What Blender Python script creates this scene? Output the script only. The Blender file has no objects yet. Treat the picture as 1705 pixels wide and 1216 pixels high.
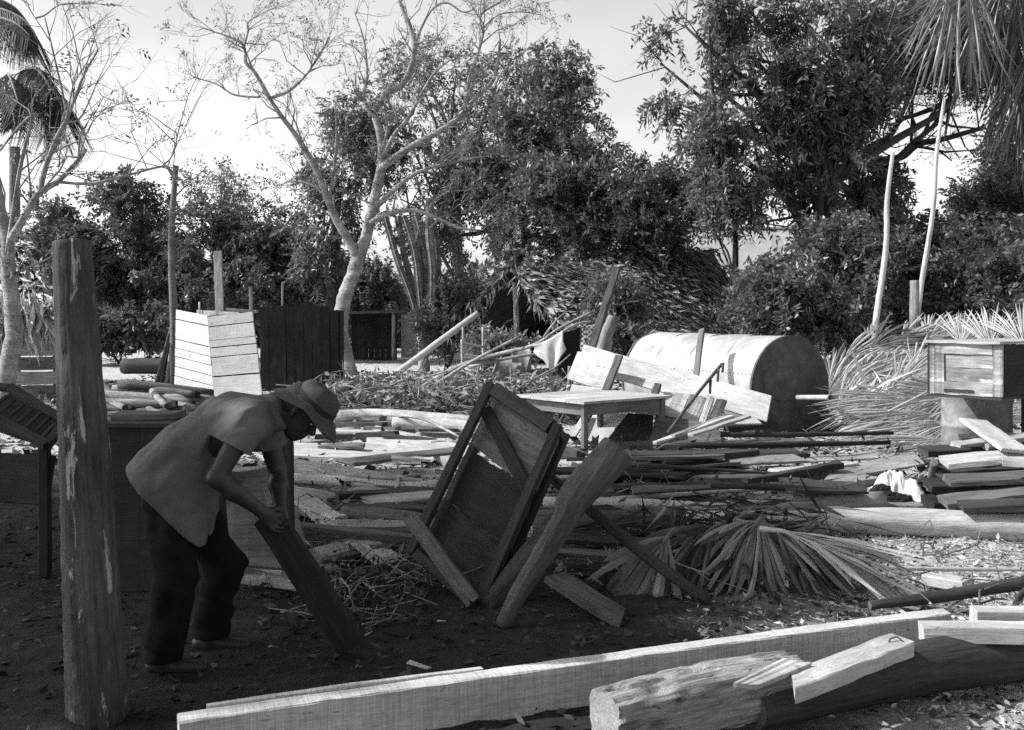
import bpy, math, random
import numpy as np
from mathutils import Vector, Matrix

SC = bpy.context.scene
COL = SC.collection
RND = random.Random(7)
NPR = np.random.default_rng(7)

# ---------------------------------------------------------------- camera, sky, sun, exposure
FPX, CX, HY, CAMH = 1658.0, 852.5, 520.0, 1.6
cam = bpy.data.cameras.new('camera')
cam.lens = 35.0
cam.sensor_width = 36.0
cam.shift_y = -(608.0 - HY) / 1705.0
cam.clip_start = 0.1
cam.clip_end = 3000.0
camo = bpy.data.objects.new('camera', cam)
camo.location = (0, 0, CAMH)
camo.rotation_euler = (math.radians(90), 0, 0)
COL.objects.link(camo)
SC.camera = camo

SUN_AZ = Vector((-1.0, -0.02, 0)).normalized()      # horizontal direction TOWARDS the sun
SUN_EL = math.radians(39)
SUNV = Vector((SUN_AZ.x * math.cos(SUN_EL), SUN_AZ.y * math.cos(SUN_EL), math.sin(SUN_EL)))
SL = bpy.data.lights.new('sun', 'SUN')
SL.energy = 5.0
SL.angle = math.radians(0.5)
SL.color = (1.0, 1.0, 1.0)
so = bpy.data.objects.new('sun', SL)
so.rotation_euler = (-SUNV).to_track_quat('-Z', 'Y').to_euler()
so.location = (-30, 5, 30)
COL.objects.link(so)

W = bpy.data.worlds.new('World')
SC.world = W
W.use_nodes = True
nt = W.node_tree
nt.nodes.clear()
sky = nt.nodes.new('ShaderNodeTexSky')
sky.sky_type = 'NISHITA'
sky.sun_disc = False
sky.sun_elevation = SUN_EL
sky.sun_rotation = math.atan2(SUN_AZ.x, SUN_AZ.y)
sky.air_density = 1.0
sky.dust_density = 3.0
sky.ozone_density = 1.0
bw = nt.nodes.new('ShaderNodeRGBToBW')               # the photograph is black and white
tcw = nt.nodes.new('ShaderNodeTexCoord')
mpw = nt.nodes.new('ShaderNodeMapping')
mpw.inputs['Scale'].default_value = (1.6, 1.6, 4.0)
nzw = nt.nodes.new('ShaderNodeTexNoise')
nzw.inputs['Scale'].default_value = 1.5
nzw.inputs['Detail'].default_value = 6
crw = nt.nodes.new('ShaderNodeMapRange')
crw.inputs[1].default_value = 0.42
crw.inputs[2].default_value = 0.62
crw.inputs[3].default_value = 1.08
crw.inputs[4].default_value = 1.32
mlw = nt.nodes.new('ShaderNodeMath')
mlw.operation = 'MULTIPLY'
bg = nt.nodes.new('ShaderNodeBackground')
bg.inputs['Strength'].default_value = 0.058
HAZE_GAIN = 3.4
ow = nt.nodes.new('ShaderNodeOutputWorld')
L = nt.links.new
L(sky.outputs[0], bw.inputs[0])
L(tcw.outputs['Generated'], mpw.inputs[0])
L(mpw.outputs[0], nzw.inputs['Vector'])
L(nzw.outputs['Fac'], crw.inputs[0])
L(bw.outputs[0], mlw.inputs[0])
L(crw.outputs[0], mlw.inputs[1])
# bright humid haze towards the horizon, the same all the way round
spw = nt.nodes.new('ShaderNodeSeparateXYZ')
L(tcw.outputs['Generated'], spw.inputs[0])
def wm(op, a, b=None):
    x = nt.nodes.new('ShaderNodeMath'); x.operation = op
    for i, v in enumerate((a, b)):
        if v is None: continue
        if isinstance(v, (int, float)): x.inputs[i].default_value = v
        else: L(v, x.inputs[i])
    return x.outputs[0]
hz_ = wm('MULTIPLY', wm('POWER', 2.718, wm('MULTIPLY', wm('MAXIMUM', spw.outputs[2], 0.0), -1.7)), HAZE_GAIN)
L(wm('MULTIPLY', mlw.outputs[0], wm('ADD', hz_, 1.0)), bg.inputs['Color'])
L(bg.outputs[0], ow.inputs[0])

SC.view_settings.view_transform = 'Standard'
SC.view_settings.look = 'None'
SC.view_settings.gamma = 1.0
SC.view_settings.exposure = 0.42
SC.render.engine = 'CYCLES'
SC.cycles.max_bounces = 5
SC.cycles.diffuse_bounces = 3
SC.cycles.use_denoising = False

# ---------------------------------------------------------------- helpers
def P(px, py, d):
    """world point seen at photo pixel (px, py) at distance d along the view"""
    return Vector(((px - CX) / FPX * d, d, CAMH - (py - HY) / FPX * d))

def G(px, py, z=0.0):
    d = FPX * (CAMH - z) / (py - HY)
    return Vector(((px - CX) / FPX * d, d, z))

def PT(t):
    return P(*t) if len(t) == 3 else G(*t)

def vnoise(x, y, seed=0, scale=1.0):
    """smooth 2-D value noise in 0..1 (numpy)"""
    x = np.asarray(x, float) * scale + 1000.0
    y = np.asarray(y, float) * scale + 1000.0
    xi, yi = np.floor(x).astype(np.int64), np.floor(y).astype(np.int64)
    fx, fy = x - xi, y - yi
    fx, fy = fx * fx * (3 - 2 * fx), fy * fy * (3 - 2 * fy)
    def h(a, b):
        n = (a * 374761393 + b * 668265263 + seed * 1442695041) & 0x7fffffff
        n = ((n ^ (n >> 13)) * 1274126177) & 0x7fffffff
        return ((n ^ (n >> 16)) & 0xffff) / 65535.0
    return (h(xi, yi) * (1 - fx) + h(xi + 1, yi) * fx) * (1 - fy) + (h(xi, yi + 1) * (1 - fx) + h(xi + 1, yi + 1) * fx) * fy

def ground_h(x, y):
    x = np.asarray(x, float); y = np.asarray(y, float)
    near = np.clip((60 - np.hypot(x, y)) / 20, 0, 1)
    return near * ((vnoise(x, y, 1, 0.5) - .5) * .05 + (vnoise(x, y, 2, 2.1) - .5) * .035 + (vnoise(x, y, 3, 7) - .5) * .026 + (vnoise(x, y, 4, 17) - .5) * .018)

WORLDM = {}

def props(o, label=None, cat=None, group=None, kind=None):
    if label: o['label'] = label
    if cat: o['category'] = cat
    if group: o['group'] = group
    if kind: o['kind'] = kind
    return o

def place(o, parent, M):
    COL.objects.link(o)
    WORLDM[o.name] = M
    if parent is not None:
        o.parent = parent
        o.matrix_basis = WORLDM[parent.name].inverted() @ M
    else:
        o.matrix_basis = M
    return o

def mesh_np(name, V, F, mats, smooth=False, midx=None):
    """V (n,3) array, F list of faces or (m,k) array"""
    me = bpy.data.meshes.new(name)
    V = np.asarray(V, np.float32)
    if isinstance(F, np.ndarray):
        m, k = F.shape
        me.vertices.add(len(V)); me.vertices.foreach_set('co', V.ravel())
        me.loops.add(m * k); me.loops.foreach_set('vertex_index', F.astype(np.int32).ravel())
        me.polygons.add(m)
        me.polygons.foreach_set('loop_start', np.arange(0, m * k, k, dtype=np.int32))
        me.update(calc_edges=True)
    else:
        me.from_pydata([tuple(v) for v in V.tolist()], [], F)
        me.update()
    if not isinstance(mats, (list, tuple)): mats = [mats]
    for m_ in mats: me.materials.append(m_)
    if midx is not None: me.polygons.foreach_set('material_index', np.asarray(midx, np.int32))
    if smooth:
        if smooth is True: me.polygons.foreach_set('use_smooth', np.ones(len(me.polygons), bool))
        else: me.polygons.foreach_set('use_smooth', np.asarray(smooth, bool))
    return me

def add(name, me, parent=None, M=None):
    return place(bpy.data.objects.new(name, me), parent, M if M is not None else Matrix.Identity(4))

def empty(name, loc, label, cat, group=None):
    o = bpy.data.objects.new(name, None)
    o.empty_display_size = 0.2
    place(o, None, Matrix.Translation(Vector(loc)))
    return props(o, label, cat, group)

def frame(a, b, up=(0, 0, 1)):
    x = (b - a).normalized()
    up = Vector(up)
    z = up - up.dot(x) * x
    if z.length < 1e-4: z = Vector((1, 0, 0)) - x.x * x
    z.normalize()
    y = z.cross(x)
    M = Matrix((x, y, z)).transposed().to_4x4()
    M.translation = (a + b) / 2
    return M

def box_arrays(L_, w, t, seg=6, ch=.006, jit=.002, warp=.0, taper=1.0, cut=(0, 0), rnd=RND):
    """a timber along local X, width along Y, thickness along Z; chamfered, a little uneven"""
    ch = min(ch, t * .3, w * .3)
    hw, ht = w / 2, t / 2
    ring = [(-hw + ch, -ht), (hw - ch, -ht), (hw, -ht + ch), (hw, ht - ch), (hw - ch, ht), (-hw + ch, ht), (-hw, ht - ch), (-hw, -ht + ch)]
    V, F, n = [], [], 8
    ph = rnd.uniform(0, 6)
    for i in range(seg + 1):
        u = i / seg
        x = (u - .5) * L_
        s = 1 + (taper - 1) * u
        bz = warp * math.sin(u * 3.1 + ph) ; by = warp * .6 * math.sin(u * 2.3 + ph * 1.7)
        for (y, z) in ring:
            xe = x
            if i == 0: xe += cut[0] * y
            if i == seg: xe += cut[1] * y
            V.append((xe + (rnd.uniform(-jit, jit) * 2 if i in (0, seg) else 0), y * s + by + rnd.uniform(-jit, jit), z + bz + rnd.uniform(-jit, jit)))
    for i in range(seg):
        for k in range(n):
            a, b_ = i * n + k, i * n + (k + 1) % n
            F.append((a, a + n, b_ + n, b_)[::-1])
    F.append(tuple(range(n)))
    F.append(tuple(range(seg * n, seg * n + n))[::-1])
    F = [f[::-1] for f in F]
    return V, F

def plank(name, a, b, w, t, m, label=None, cat=None, group=None, parent=None, up=(0, 0, 1), seg=6, ch=.006, jit=.002, warp=.004, taper=1.0, cut=None):
    a, b = Vector(a), Vector(b)
    if cut is None: cut = (RND.uniform(-.08, .08), RND.uniform(-.08, .08))
    V, F = box_arrays((b - a).length, w, t, seg, ch, jit, warp, taper, cut)
    me = mesh_np(name, np.array(V), F, m)
    return props(add(name, me, parent, frame(a, b, up)), label, cat, group)

def tube_arrays(pts, rad, sides=10, rough=.0, ribs=0, seed=0, caps=True):
    r_ = random.Random(seed)
    pts = [Vector(p) for p in pts]
    n = len(pts)
    V, F = [], []
    t0 = (pts[1] - pts[0]).normalized()
    ref = Vector((0, 0, 1)) if abs(t0.z) < .9 else Vector((1, 0, 0))
    nx = ref.cross(t0).normalized()
    off = [r_.uniform(1 - rough, 1 + rough) for _ in range(sides)]
    for i, p in enumerate(pts):
        t = ((pts[min(i + 1, n - 1)] - pts[max(i - 1, 0)])).normalized()
        nx = (nx - nx.dot(t) * t)
        nx = nx.normalized() if nx.length > 1e-6 else Vector((1, 0, 0))
        ny = t.cross(nx)
        for k in range(sides):
            an = 2 * math.pi * k / sides
            r = rad[i] * off[k] * (1 + r_.uniform(-rough, rough) * .6)
            if ribs: r *= 1.0 if k % 2 == 0 else .62
            q = p + (nx * math.cos(an) + ny * math.sin(an)) * r
            V.append((q.x, q.y, q.z))
    for i in range(n - 1):
        for k in range(sides):
            a, b_ = i * sides + k, i * sides + (k + 1) % sides
            F.append((a, b_, b_ + sides, a + sides))
    if caps:
        F.append(tuple(range(sides))[::-1])
        F.append(tuple(range((n - 1) * sides, n * sides)))
    return V, F

def smoothpts(pts, rad, sub=4):
    """Catmull-Rom through control points"""
    pts = [Vector(p) for p in pts]
    if len(pts) < 3 or sub < 2: return pts, list(rad)
    out, ro = [], []
    n = len(pts)
    for i in range(n - 1):
        p0, p1, p2, p3 = pts[max(i - 1, 0)], pts[i], pts[i + 1], pts[min(i + 2, n - 1)]
        for s in range(sub):
            t = s / sub
            out.append(.5 * ((2 * p1) + (p2 - p0) * t + (2 * p0 - 5 * p1 + 4 * p2 - p3) * t * t + (3 * p1 - p0 - 3 * p2 + p3) * t ** 3))
            ro.append(rad[i] * (1 - t) + rad[i + 1] * t)
    out.append(pts[-1]); ro.append(rad[-1])
    return out, ro

class MB:
    """collects tubes and boxes, links them as one mesh"""
    def __init__(s): s.V, s.F, s.S, s.MI = [], [], [], []
    def addvf(s, V, F, smooth=False, mi=0):
        o = len(s.V)
        s.V += [tuple(v) for v in V]
        s.F += [tuple(i + o for i in f) for f in F]
        s.S += [smooth] * len(F); s.MI += [mi] * len(F)
        return s
    def tube(s, pts, rad, sides=8, rough=0, seed=0, ribs=0, mi=0, capmi=None, smooth=True):
        V, F = tube_arrays(pts, rad, sides, rough, ribs, seed)
        s.addvf(V, F, smooth and not ribs, mi)
        s.S[-1] = s.S[-2] = False
        if capmi is not None: s.MI[-1] = s.MI[-2] = capmi
        return s
    def bar(s, a, b, w, t, up=(0, 0, 1), seg=2, jit=.001, ch=.003, mi=0):
        a, b = Vector(a), Vector(b)
        V, F = box_arrays((b - a).length, w, t, seg, ch, jit)
        M = frame(a, b, up)
        s.addvf([tuple(M @ Vector(v)) for v in V], F, False, mi)
        return s
    def build(s, name, mats, parent=None, M=None):
        me = mesh_np(name, np.array(s.V), s.F, mats, s.S, s.MI)
        if M is not None:
            me.transform(M.inverted())
        elif parent is not None:
            M = WORLDM[parent.name].copy(); me.transform(M.inverted())
        return add(name, me, parent, M)

def log(name, pts, rad, mats, label=None, cat=None, group=None, parent=None, sides=14, rough=.06, seed=None, sub=4):
    pts = [Vector(p) for p in pts]
    if not isinstance(rad, (list, tuple)): rad = [rad] * len(pts)
    sp, sr = smoothpts(pts, rad, sub) if len(pts) > 2 else ([pts[0].lerp(pts[1], i / 6) for i in range(7)], [rad[0] + (rad[1] - rad[0]) * i / 6 for i in range(7)])
    mb = MB()
    mb.tube(sp, sr, sides, rough, seed if seed is not None else RND.randrange(9999), 0, 0, 1 if isinstance(mats, (list, tuple)) and len(mats) > 1 else None)
    M = frame(pts[0], pts[-1])
    return props(mb.build(name, mats, parent, M), label, cat, group)

# ---------------------------------------------------------------- materials (all grey: a black-and-white photograph)
def g(v): return (v, v, v, 1.0)

def newmat(name):
    m = bpy.data.materials.new(name)
    m.use_nodes = True
    n = m.node_tree
    b = n.nodes['Principled BSDF']
    return m, n, b

def nz(n, vec, scale, detail=6, rough=.6, dist=0.0):
    x = n.nodes.new('ShaderNodeTexNoise')
    x.inputs['Scale'].default_value = scale
    x.inputs['Detail'].default_value = detail
    x.inputs['Roughness'].default_value = rough
    x.inputs['Distortion'].default_value = dist
    if vec is not None: n.links.new(vec, x.inputs['Vector'])
    return x.outputs['Fac']

def mr(n, src, a, b, c, d):
    x = n.nodes.new('ShaderNodeMapRange')
    for i, v in enumerate((a, b, c, d)): x.inputs[i + 1].default_value = v
    n.links.new(src, x.inputs[0])
    return x.outputs[0]

def mth(n, op, a, b=None):
    x = n.nodes.new('ShaderNodeMath'); x.operation = op
    for i, v in enumerate((a, b)):
        if v is None: continue
        if isinstance(v, (int, float)): x.inputs[i].default_value = v
        else: n.links.new(v, x.inputs[i])
    return x.outputs[0]

def mapping(n, scale, kind='Object', randomise=True):
    t = n.nodes.new('ShaderNodeTexCoord')
    m = n.nodes.new('ShaderNodeMapping')
    m.inputs['Scale'].default_value = scale
    n.links.new(t.outputs[kind], m.inputs['Vector'])
    if randomise:
        oi = n.nodes.new('ShaderNodeObjectInfo')
        cb = n.nodes.new('ShaderNodeCombineXYZ')
        for i, k in enumerate((37.0, 61.0, 23.0)):
            n.links.new(mth(n, 'MULTIPLY', oi.outputs['Random'], k), cb.inputs[i])
        n.links.new(cb.outputs[0], m.inputs['Location'])
    return m.outputs[0]

def bump(n, b, h, strength, dist=.01):
    x = n.nodes.new('ShaderNodeBump')
    x.inputs['Strength'].default_value = strength
    x.inputs['Distance'].default_value = dist
    n.links.new(h, x.inputs['Height'])
    n.links.new(x.outputs[0], b.inputs['Normal'])

def wood(name, base, con=.4, sc=1.0, rough=.85, bs=.5, vary=.2, blotch=.3, spots=0.0, paint=None, saw=0.0):
    m, n, b = newmat(name)
    v = mapping(n, (1.3 * sc, 16 * sc, 16 * sc))
    grain = nz(n, v, 3.0, 9, .65, .4)
    v2 = mapping(n, (1.2 * sc, 3 * sc, 3 * sc))
    blot = nz(n, v2, 1.6, 5)
    fine = nz(n, mapping(n, (6 * sc, 60 * sc, 60 * sc)), 4, 4)
    val = mth(n, 'MULTIPLY', mr(n, grain, .3, .7, 1 - con, 1 + con), mr(n, blot, .3, .7, 1 - blotch, 1 + blotch))
    val = mth(n, 'MULTIPLY', val, mr(n, fine, .3, .7, .85, 1.15))
    oi = n.nodes.new('ShaderNodeObjectInfo')
    val = mth(n, 'MULTIPLY', val, mr(n, oi.outputs['Random'], 0, 1, 1 - vary, 1 + vary))
    if spots:
        sp = nz(n, mapping(n, (5, 14, 14)), 2.2, 4, .6, .8)
        val = mth(n, 'MULTIPLY', val, mr(n, sp, .62, .68, 1, 1 - spots))
    if saw:
        sw = nz(n, mapping(n, (70, 2.5, 2.5)), 2.0, 5, .7, .3)
        val = mth(n, 'MULTIPLY', val, mr(n, sw, .35, .65, 1 - saw * .5, 1 + saw * .35))
    val = mth(n, 'MULTIPLY', val, base)
    if paint:
        pn = nz(n, mapping(n, (.9, 5.5, 5.5), randomise=False), paint[1], 10, .72, .6)
        f = mr(n, pn, paint[2], paint[2] + .03, 0, 1)
        mx = n.nodes.new('ShaderNodeMix'); mx.data_type = 'FLOAT'
        n.links.new(f, mx.inputs[0]); n.links.new(val, mx.inputs[2]); mx.inputs[3].default_value = paint[0]
        val = mx.outputs[0]
    cb = n.nodes.new('ShaderNodeCombineColor')
    for i in range(3): n.links.new(val, cb.inputs[i])
    n.links.new(cb.outputs[0], b.inputs['Base Color'])
    b.inputs['Roughness'].default_value = rough
    b.inputs['Specular IOR Level'].default_value = .25
    bump(n, b, mth(n, 'ADD', grain, mth(n, 'MULTIPLY', fine, .3)), bs, .012)
    return m

def plain(name, base, var=.25, sc=6.0, rough=.8, bs=.3, spec=.3, metal=0, stretch=(1, 1, 1), blotch=0.0, bd=.01, detail=8):
    m, n, b = newmat(name)
    v = mapping(n, stretch)
    f = nz(n, v, sc, detail, .65)
    val = mr(n, f, .3, .7, base * (1 - var), base * (1 + var))
    if blotch:
        f2 = nz(n, v, sc * .17, 5, .7)
        val = mth(n, 'MULTIPLY', val, mr(n, f2, .38, .62, 1 - blotch, 1 + blotch * .4))
    cb = n.nodes.new('ShaderNodeCombineColor')
    for i in range(3): n.links.new(val, cb.inputs[i])
    n.links.new(cb.outputs[0], b.inputs['Base Color'])
    b.inputs['Roughness'].default_value = rough
    b.inputs['Metallic'].default_value = metal
    b.inputs['Specular IOR Level'].default_value = spec
    if bs: bump(n, b, f, bs, bd)
    return m

def leafmat(name, base, trans=.35, rough=.38, spec=.5, var=.45):
    m, n, b = newmat(name)
    geo = n.nodes.new('ShaderNodeNewGeometry')
    val = mr(n, geo.outputs['Random Per Island'], 0, 1, base * (1 - var), base * (1 + var))
    cb = n.nodes.new('ShaderNodeCombineColor')
    for i in range(3): n.links.new(val, cb.inputs[i])
    n.links.new(cb.outputs[0], b.inputs['Base Color'])
    b.inputs['Roughness'].default_value = rough
    b.inputs['Specular IOR Level'].default_value = spec
    tr = n.nodes.new('ShaderNodeBsdfTranslucent')
    n.links.new(cb.outputs[0], tr.inputs['Color'])
    mx = n.nodes.new('ShaderNodeMixShader')
    mx.inputs[0].default_value = trans
    n.links.new(b.outputs[0], mx.inputs[1]); n.links.new(tr.outputs[0], mx.inputs[2])
    n.links.new(mx.outputs[0], n.nodes['Material Output'].inputs['Surface'])
    return m

M_ = {}
M_['pale'] = wood('pale_wood', .38, .28, blotch=.28, bs=.45, spots=.45)
M_['new'] = wood('sawn_wood', .44, .2, blotch=.25, bs=.5, vary=.08, saw=.5, spots=.4)
M_['grey'] = wood('weathered_shaded_wood', .23, .45, spots=.55)  # grey, mid, dark and bark lowered: shade put into the wood tone
M_['mid'] = wood('brown_wood', .095, .45, spots=.5)
M_['dark'] = wood('dark_wood', .038, .4)
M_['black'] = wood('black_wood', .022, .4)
M_['cut'] = wood('cut_wood', .25, .35, sc=2)
M_['cutdark'] = wood('cut_dark_wood', .10, .35, sc=2)
M_['bark'] = wood('bark', .075, .5, sc=.8, bs=1.0)
M_['barkpale'] = wood('pale_bark', .27, .6, sc=.9, bs=1.0, blotch=.55, spots=.6)
M_['barkgrey'] = wood('grey_bark', .17, .6, sc=.9, bs=1.0, blotch=.5, spots=.5)
M_['barkdark'] = wood('dark_bark', .04, .5, sc=.7, bs=1.0)
M_['post'] = wood('peeling_post_wood', .062, .55, sc=.8, bs=1.0, blotch=.45, paint=(.34, 2.6, .585), vary=0)
M_['leaf'] = leafmat('leaf', .13, .4, .42, .6)
M_['leafd'] = leafmat('dark_leaf', .11, .4, .45, .5)
M_['leafl'] = leafmat('light_leaf', .2, .4, .42, .6)
M_['thatch'] = leafmat('thatch_leaf', .26, .15, .6, .3, .6)
M_['thatch_sunlit'] = leafmat('sunlit_thatch_leaf', .45, .2, .6, .3, .6)  # paler copy of the thatch; sunlight put into the left hut's roof colour
M_['thatchd'] = leafmat('dark_thatch_leaf', .09, .15, .6, .3, .6)
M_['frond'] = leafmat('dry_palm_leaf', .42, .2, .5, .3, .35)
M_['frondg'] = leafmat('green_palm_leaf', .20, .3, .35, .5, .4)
M_['frondm'] = leafmat('shaded_dry_leaf', .17, .2, .5, .3, .6)  # darker copy of the dry leaf, shade put into its colour
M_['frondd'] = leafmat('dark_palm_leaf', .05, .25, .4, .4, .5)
M_['metal'] = plain('galvanised_sheet', .37, .16, 9, .5, .1, .4, blotch=.3, stretch=(1, 1, .3))
M_['rust_shade'] = plain('rusty_shaded_sheet', .085, .4, 7, .8, .3, .2, blotch=.3)
M_['drum'] = plain('drum_paint', .19, .3, 14, .6, .2, .4, blotch=.5)
M_['cloth'] = plain('white_cloth', .52, .06, 20, .95, .15, .1)
M_['clothd'] = plain('dark_cloth', .02, .2, 20, .95, .15, .1)
M_['shirt'] = plain('shirt_cloth', .118, .10, 90, .95, .12, .1, blotch=.12)
M_['trousers'] = plain('trouser_cloth', .010, .2, 60, .95, .15, .1)
M_['skin'] = plain('skin', .028, .15, 30, .5, .1, .35)
M_['hair'] = plain('hair', .012, .3, 90, .7, .4, .3)
M_['straw'] = plain('hat_straw', .055, .35, 40, .8, .5, .2, stretch=(1, 1, 6))
M_['band'] = plain('hat_band', .02, .2, 40, .8, .2, .2)
M_['stone'] = plain('stone', .24, .4, 12, .9, .6, .2, bd=.03)
M_['roof'] = plain('sheet_roof', .33, .12, 3, .6, .1, .4, blotch=.2)
M_['plaster'] = plain('plaster', .5, .15, 3, .9, .2, .2)
M_['chip'] = leafmat('wood_chip', .36, 0, .8, .2, .6)
M_['twig'] = leafmat('twig_bark', .20, 0, .8, .2, .7)
M_['litter'] = leafmat('dry_leaf_litter', .20, .1, .7, .2, .7)
M_['litterd'] = leafmat('dark_leaf_litter', .045, .1, .7, .2, .7)
BK = [M_['bark'], M_['cut']]
BKD = [M_['barkdark'], M_['cutdark']]
BKP = [M_['barkgrey'], M_['cut']]
M_['logpale'] = wood('bare_log', .33, .35, sc=.7, bs=.8, blotch=.3)
BKL = [M_['logpale'], M_['cut']]

# check-patterned cloth
def check_mat():
    m, n, b = newmat('checked_cloth')
    ck = n.nodes.new('ShaderNodeTexChecker')
    ck.inputs['Color1'].default_value = g(.5); ck.inputs['Color2'].default_value = g(.07)
    n.links.new(mapping(n, (1, 1, 1), randomise=False), ck.inputs['Vector'])
    ck.inputs['Scale'].default_value = 22
    n.links.new(ck.outputs[0], b.inputs['Base Color'])
    b.inputs['Roughness'].default_value = .95
    return m
M_['check'] = check_mat()

def soil_mat():
    m, n, b = newmat('soil')
    v = mapping(n, (1, 1, 1), 'Object', False)
    f = nz(n, v, 1.1, 12, .68, .3)
    f2 = nz(n, v, 9, 10, .75)
    f3 = nz(n, v, 55, 6, .7)
    # sun and shade put into the soil: paler right and far, darker elsewhere
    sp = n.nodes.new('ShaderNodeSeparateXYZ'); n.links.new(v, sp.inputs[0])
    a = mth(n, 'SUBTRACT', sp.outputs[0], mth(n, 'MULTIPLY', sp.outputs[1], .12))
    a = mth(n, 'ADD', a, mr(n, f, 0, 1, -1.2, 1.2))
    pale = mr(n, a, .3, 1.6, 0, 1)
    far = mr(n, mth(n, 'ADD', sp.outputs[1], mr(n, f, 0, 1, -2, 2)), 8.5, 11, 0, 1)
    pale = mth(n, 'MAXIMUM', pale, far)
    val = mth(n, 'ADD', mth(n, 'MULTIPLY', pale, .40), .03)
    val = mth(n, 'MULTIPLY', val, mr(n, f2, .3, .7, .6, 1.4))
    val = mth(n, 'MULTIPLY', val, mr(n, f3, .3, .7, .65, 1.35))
    cb = n.nodes.new('ShaderNodeCombineColor')
    for i in range(3): n.links.new(val, cb.inputs[i])
    n.links.new(cb.outputs[0], b.inputs['Base Color'])
    b.inputs['Roughness'].default_value = .95
    b.inputs['Specular IOR Level'].default_value = .15
    bump(n, b, mth(n, 'ADD', mth(n, 'MULTIPLY', f2, .6), mth(n, 'MULTIPLY', f3, .5)), .9, .03)
    return m
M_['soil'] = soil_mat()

# ---------------------------------------------------------------- ground
xs = np.concatenate([np.geomspace(900, 14, 26) * -1, np.linspace(-13.8, 13.8, 300), np.geomspace(14, 900, 26)])
ys = np.concatenate([-np.geomspace(300, 2, 14), np.linspace(-1, 2, 10), np.geomspace(2.1, 40, 420), np.geomspace(42, 1500, 26)])
X, Y = np.meshgrid(xs, ys)
Z = ground_h(X, Y)
gv = np.stack([X.ravel(), Y.ravel(), Z.ravel()], 1)
nx_, ny_ = len(xs), len(ys)
ii = (np.arange(ny_ - 1)[:, None] * nx_ + np.arange(nx_ - 1)[None, :]).ravel()
gf = np.stack([ii, ii + 1, ii + nx_ + 1, ii + nx_], 1)
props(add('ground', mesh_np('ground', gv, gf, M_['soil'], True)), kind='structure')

# ---------------------------------------------------------------- leaves, sprays, tree builders
def unit(v):
    return v / np.maximum(np.linalg.norm(v, axis=-1, keepdims=True), 1e-9)

def leaf_quads(base, dirv, side, length, width):
    """diamond leaves, bent a little along the midrib"""
    n = len(base)
    dirv = unit(dirv); side = unit(side - (side * dirv).sum(-1, keepdims=True) * dirv)
    nor = np.cross(dirv, side)
    L_ = np.asarray(length).reshape(-1, 1); Wd = np.asarray(width).reshape(-1, 1)
    mid = base + dirv * L_ * .45
    V = np.stack([base, mid + side * Wd * .5 + nor * Wd * .12, base + dirv * L_ - nor * L_ * .08, mid - side * Wd * .5 + nor * Wd * .12], 1).reshape(-1, 3)
    F = np.arange(n * 4).reshape(n, 4)
    return V, F

def sprays(centers, axis, rng, per=14, slen=.5, leaf=.14, width=.05, droop=.5, spread=1.0):
    """each spray is a twig with leaflets on both sides"""
    n = len(centers)
    axis = unit(axis)
    rnd = unit(rng.normal(size=(n, 3)))
    side = unit(np.cross(axis, rnd))
    t = (np.arange(per) + .5) / per
    sgn = np.where(np.arange(per) % 2 == 0, 1.0, -1.0)
    T = t[None, :, None]
    S = sgn[None, :, None]
    sl = slen * rng.uniform(.6, 1.3, size=(n, 1, 1))
    base = centers[:, None, :] + axis[:, None, :] * T * sl + np.array([0, 0, -1.0]) * droop * .5 * (T ** 2) * sl
    dirv = axis[:, None, :] * .55 + side[:, None, :] * S * spread + np.array([0, 0, -1.0]) * droop * .6 + rng.normal(size=(n, per, 3)) * .28
    nn = np.cross(axis, side)[:, None, :] + rng.normal(size=(n, per, 3)) * .5
    sd = np.cross(dirv, nn)
    base = base.reshape(-1, 3); dirv = dirv.reshape(-1, 3); sd = sd.reshape(-1, 3)
    m = len(base)
    return leaf_quads(base, dirv, sd, leaf * rng.uniform(.6, 1.35, m), width * rng.uniform(.7, 1.3, m))

def sample_blobs(blobs, n, rng, shell=.45):
    """points in ellipsoids, biased outwards; returns points and outward directions"""
    w = np.array([b[2] if len(b) > 2 else b[1][0] * b[1][1] + b[1][0] * b[1][2] for b in blobs], float)
    cnt = rng.multinomial(n, w / w.sum())
    Pn, Dn = [], []
    for b, c in zip(blobs, cnt):
        if c == 0: continue
        d = unit(rng.normal(size=(c, 3)))
        r = rng.uniform(0, 1, size=(c, 1)) ** shell
        lump = 1 + .22 * np.sin(d[:, :1] * 7 + b[0][0] * 3) * np.sin(d[:, 1:2] * 6 + b[0][1]) + .18 * np.sin(d[:, 2:3] * 8 + b[0][2] * 5)
        Pn.append(np.array(b[0])[None] + d * r * np.array(b[1])[None] * lump)
        Dn.append(d)
    return np.concatenate(Pn), np.concatenate(Dn)

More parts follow.
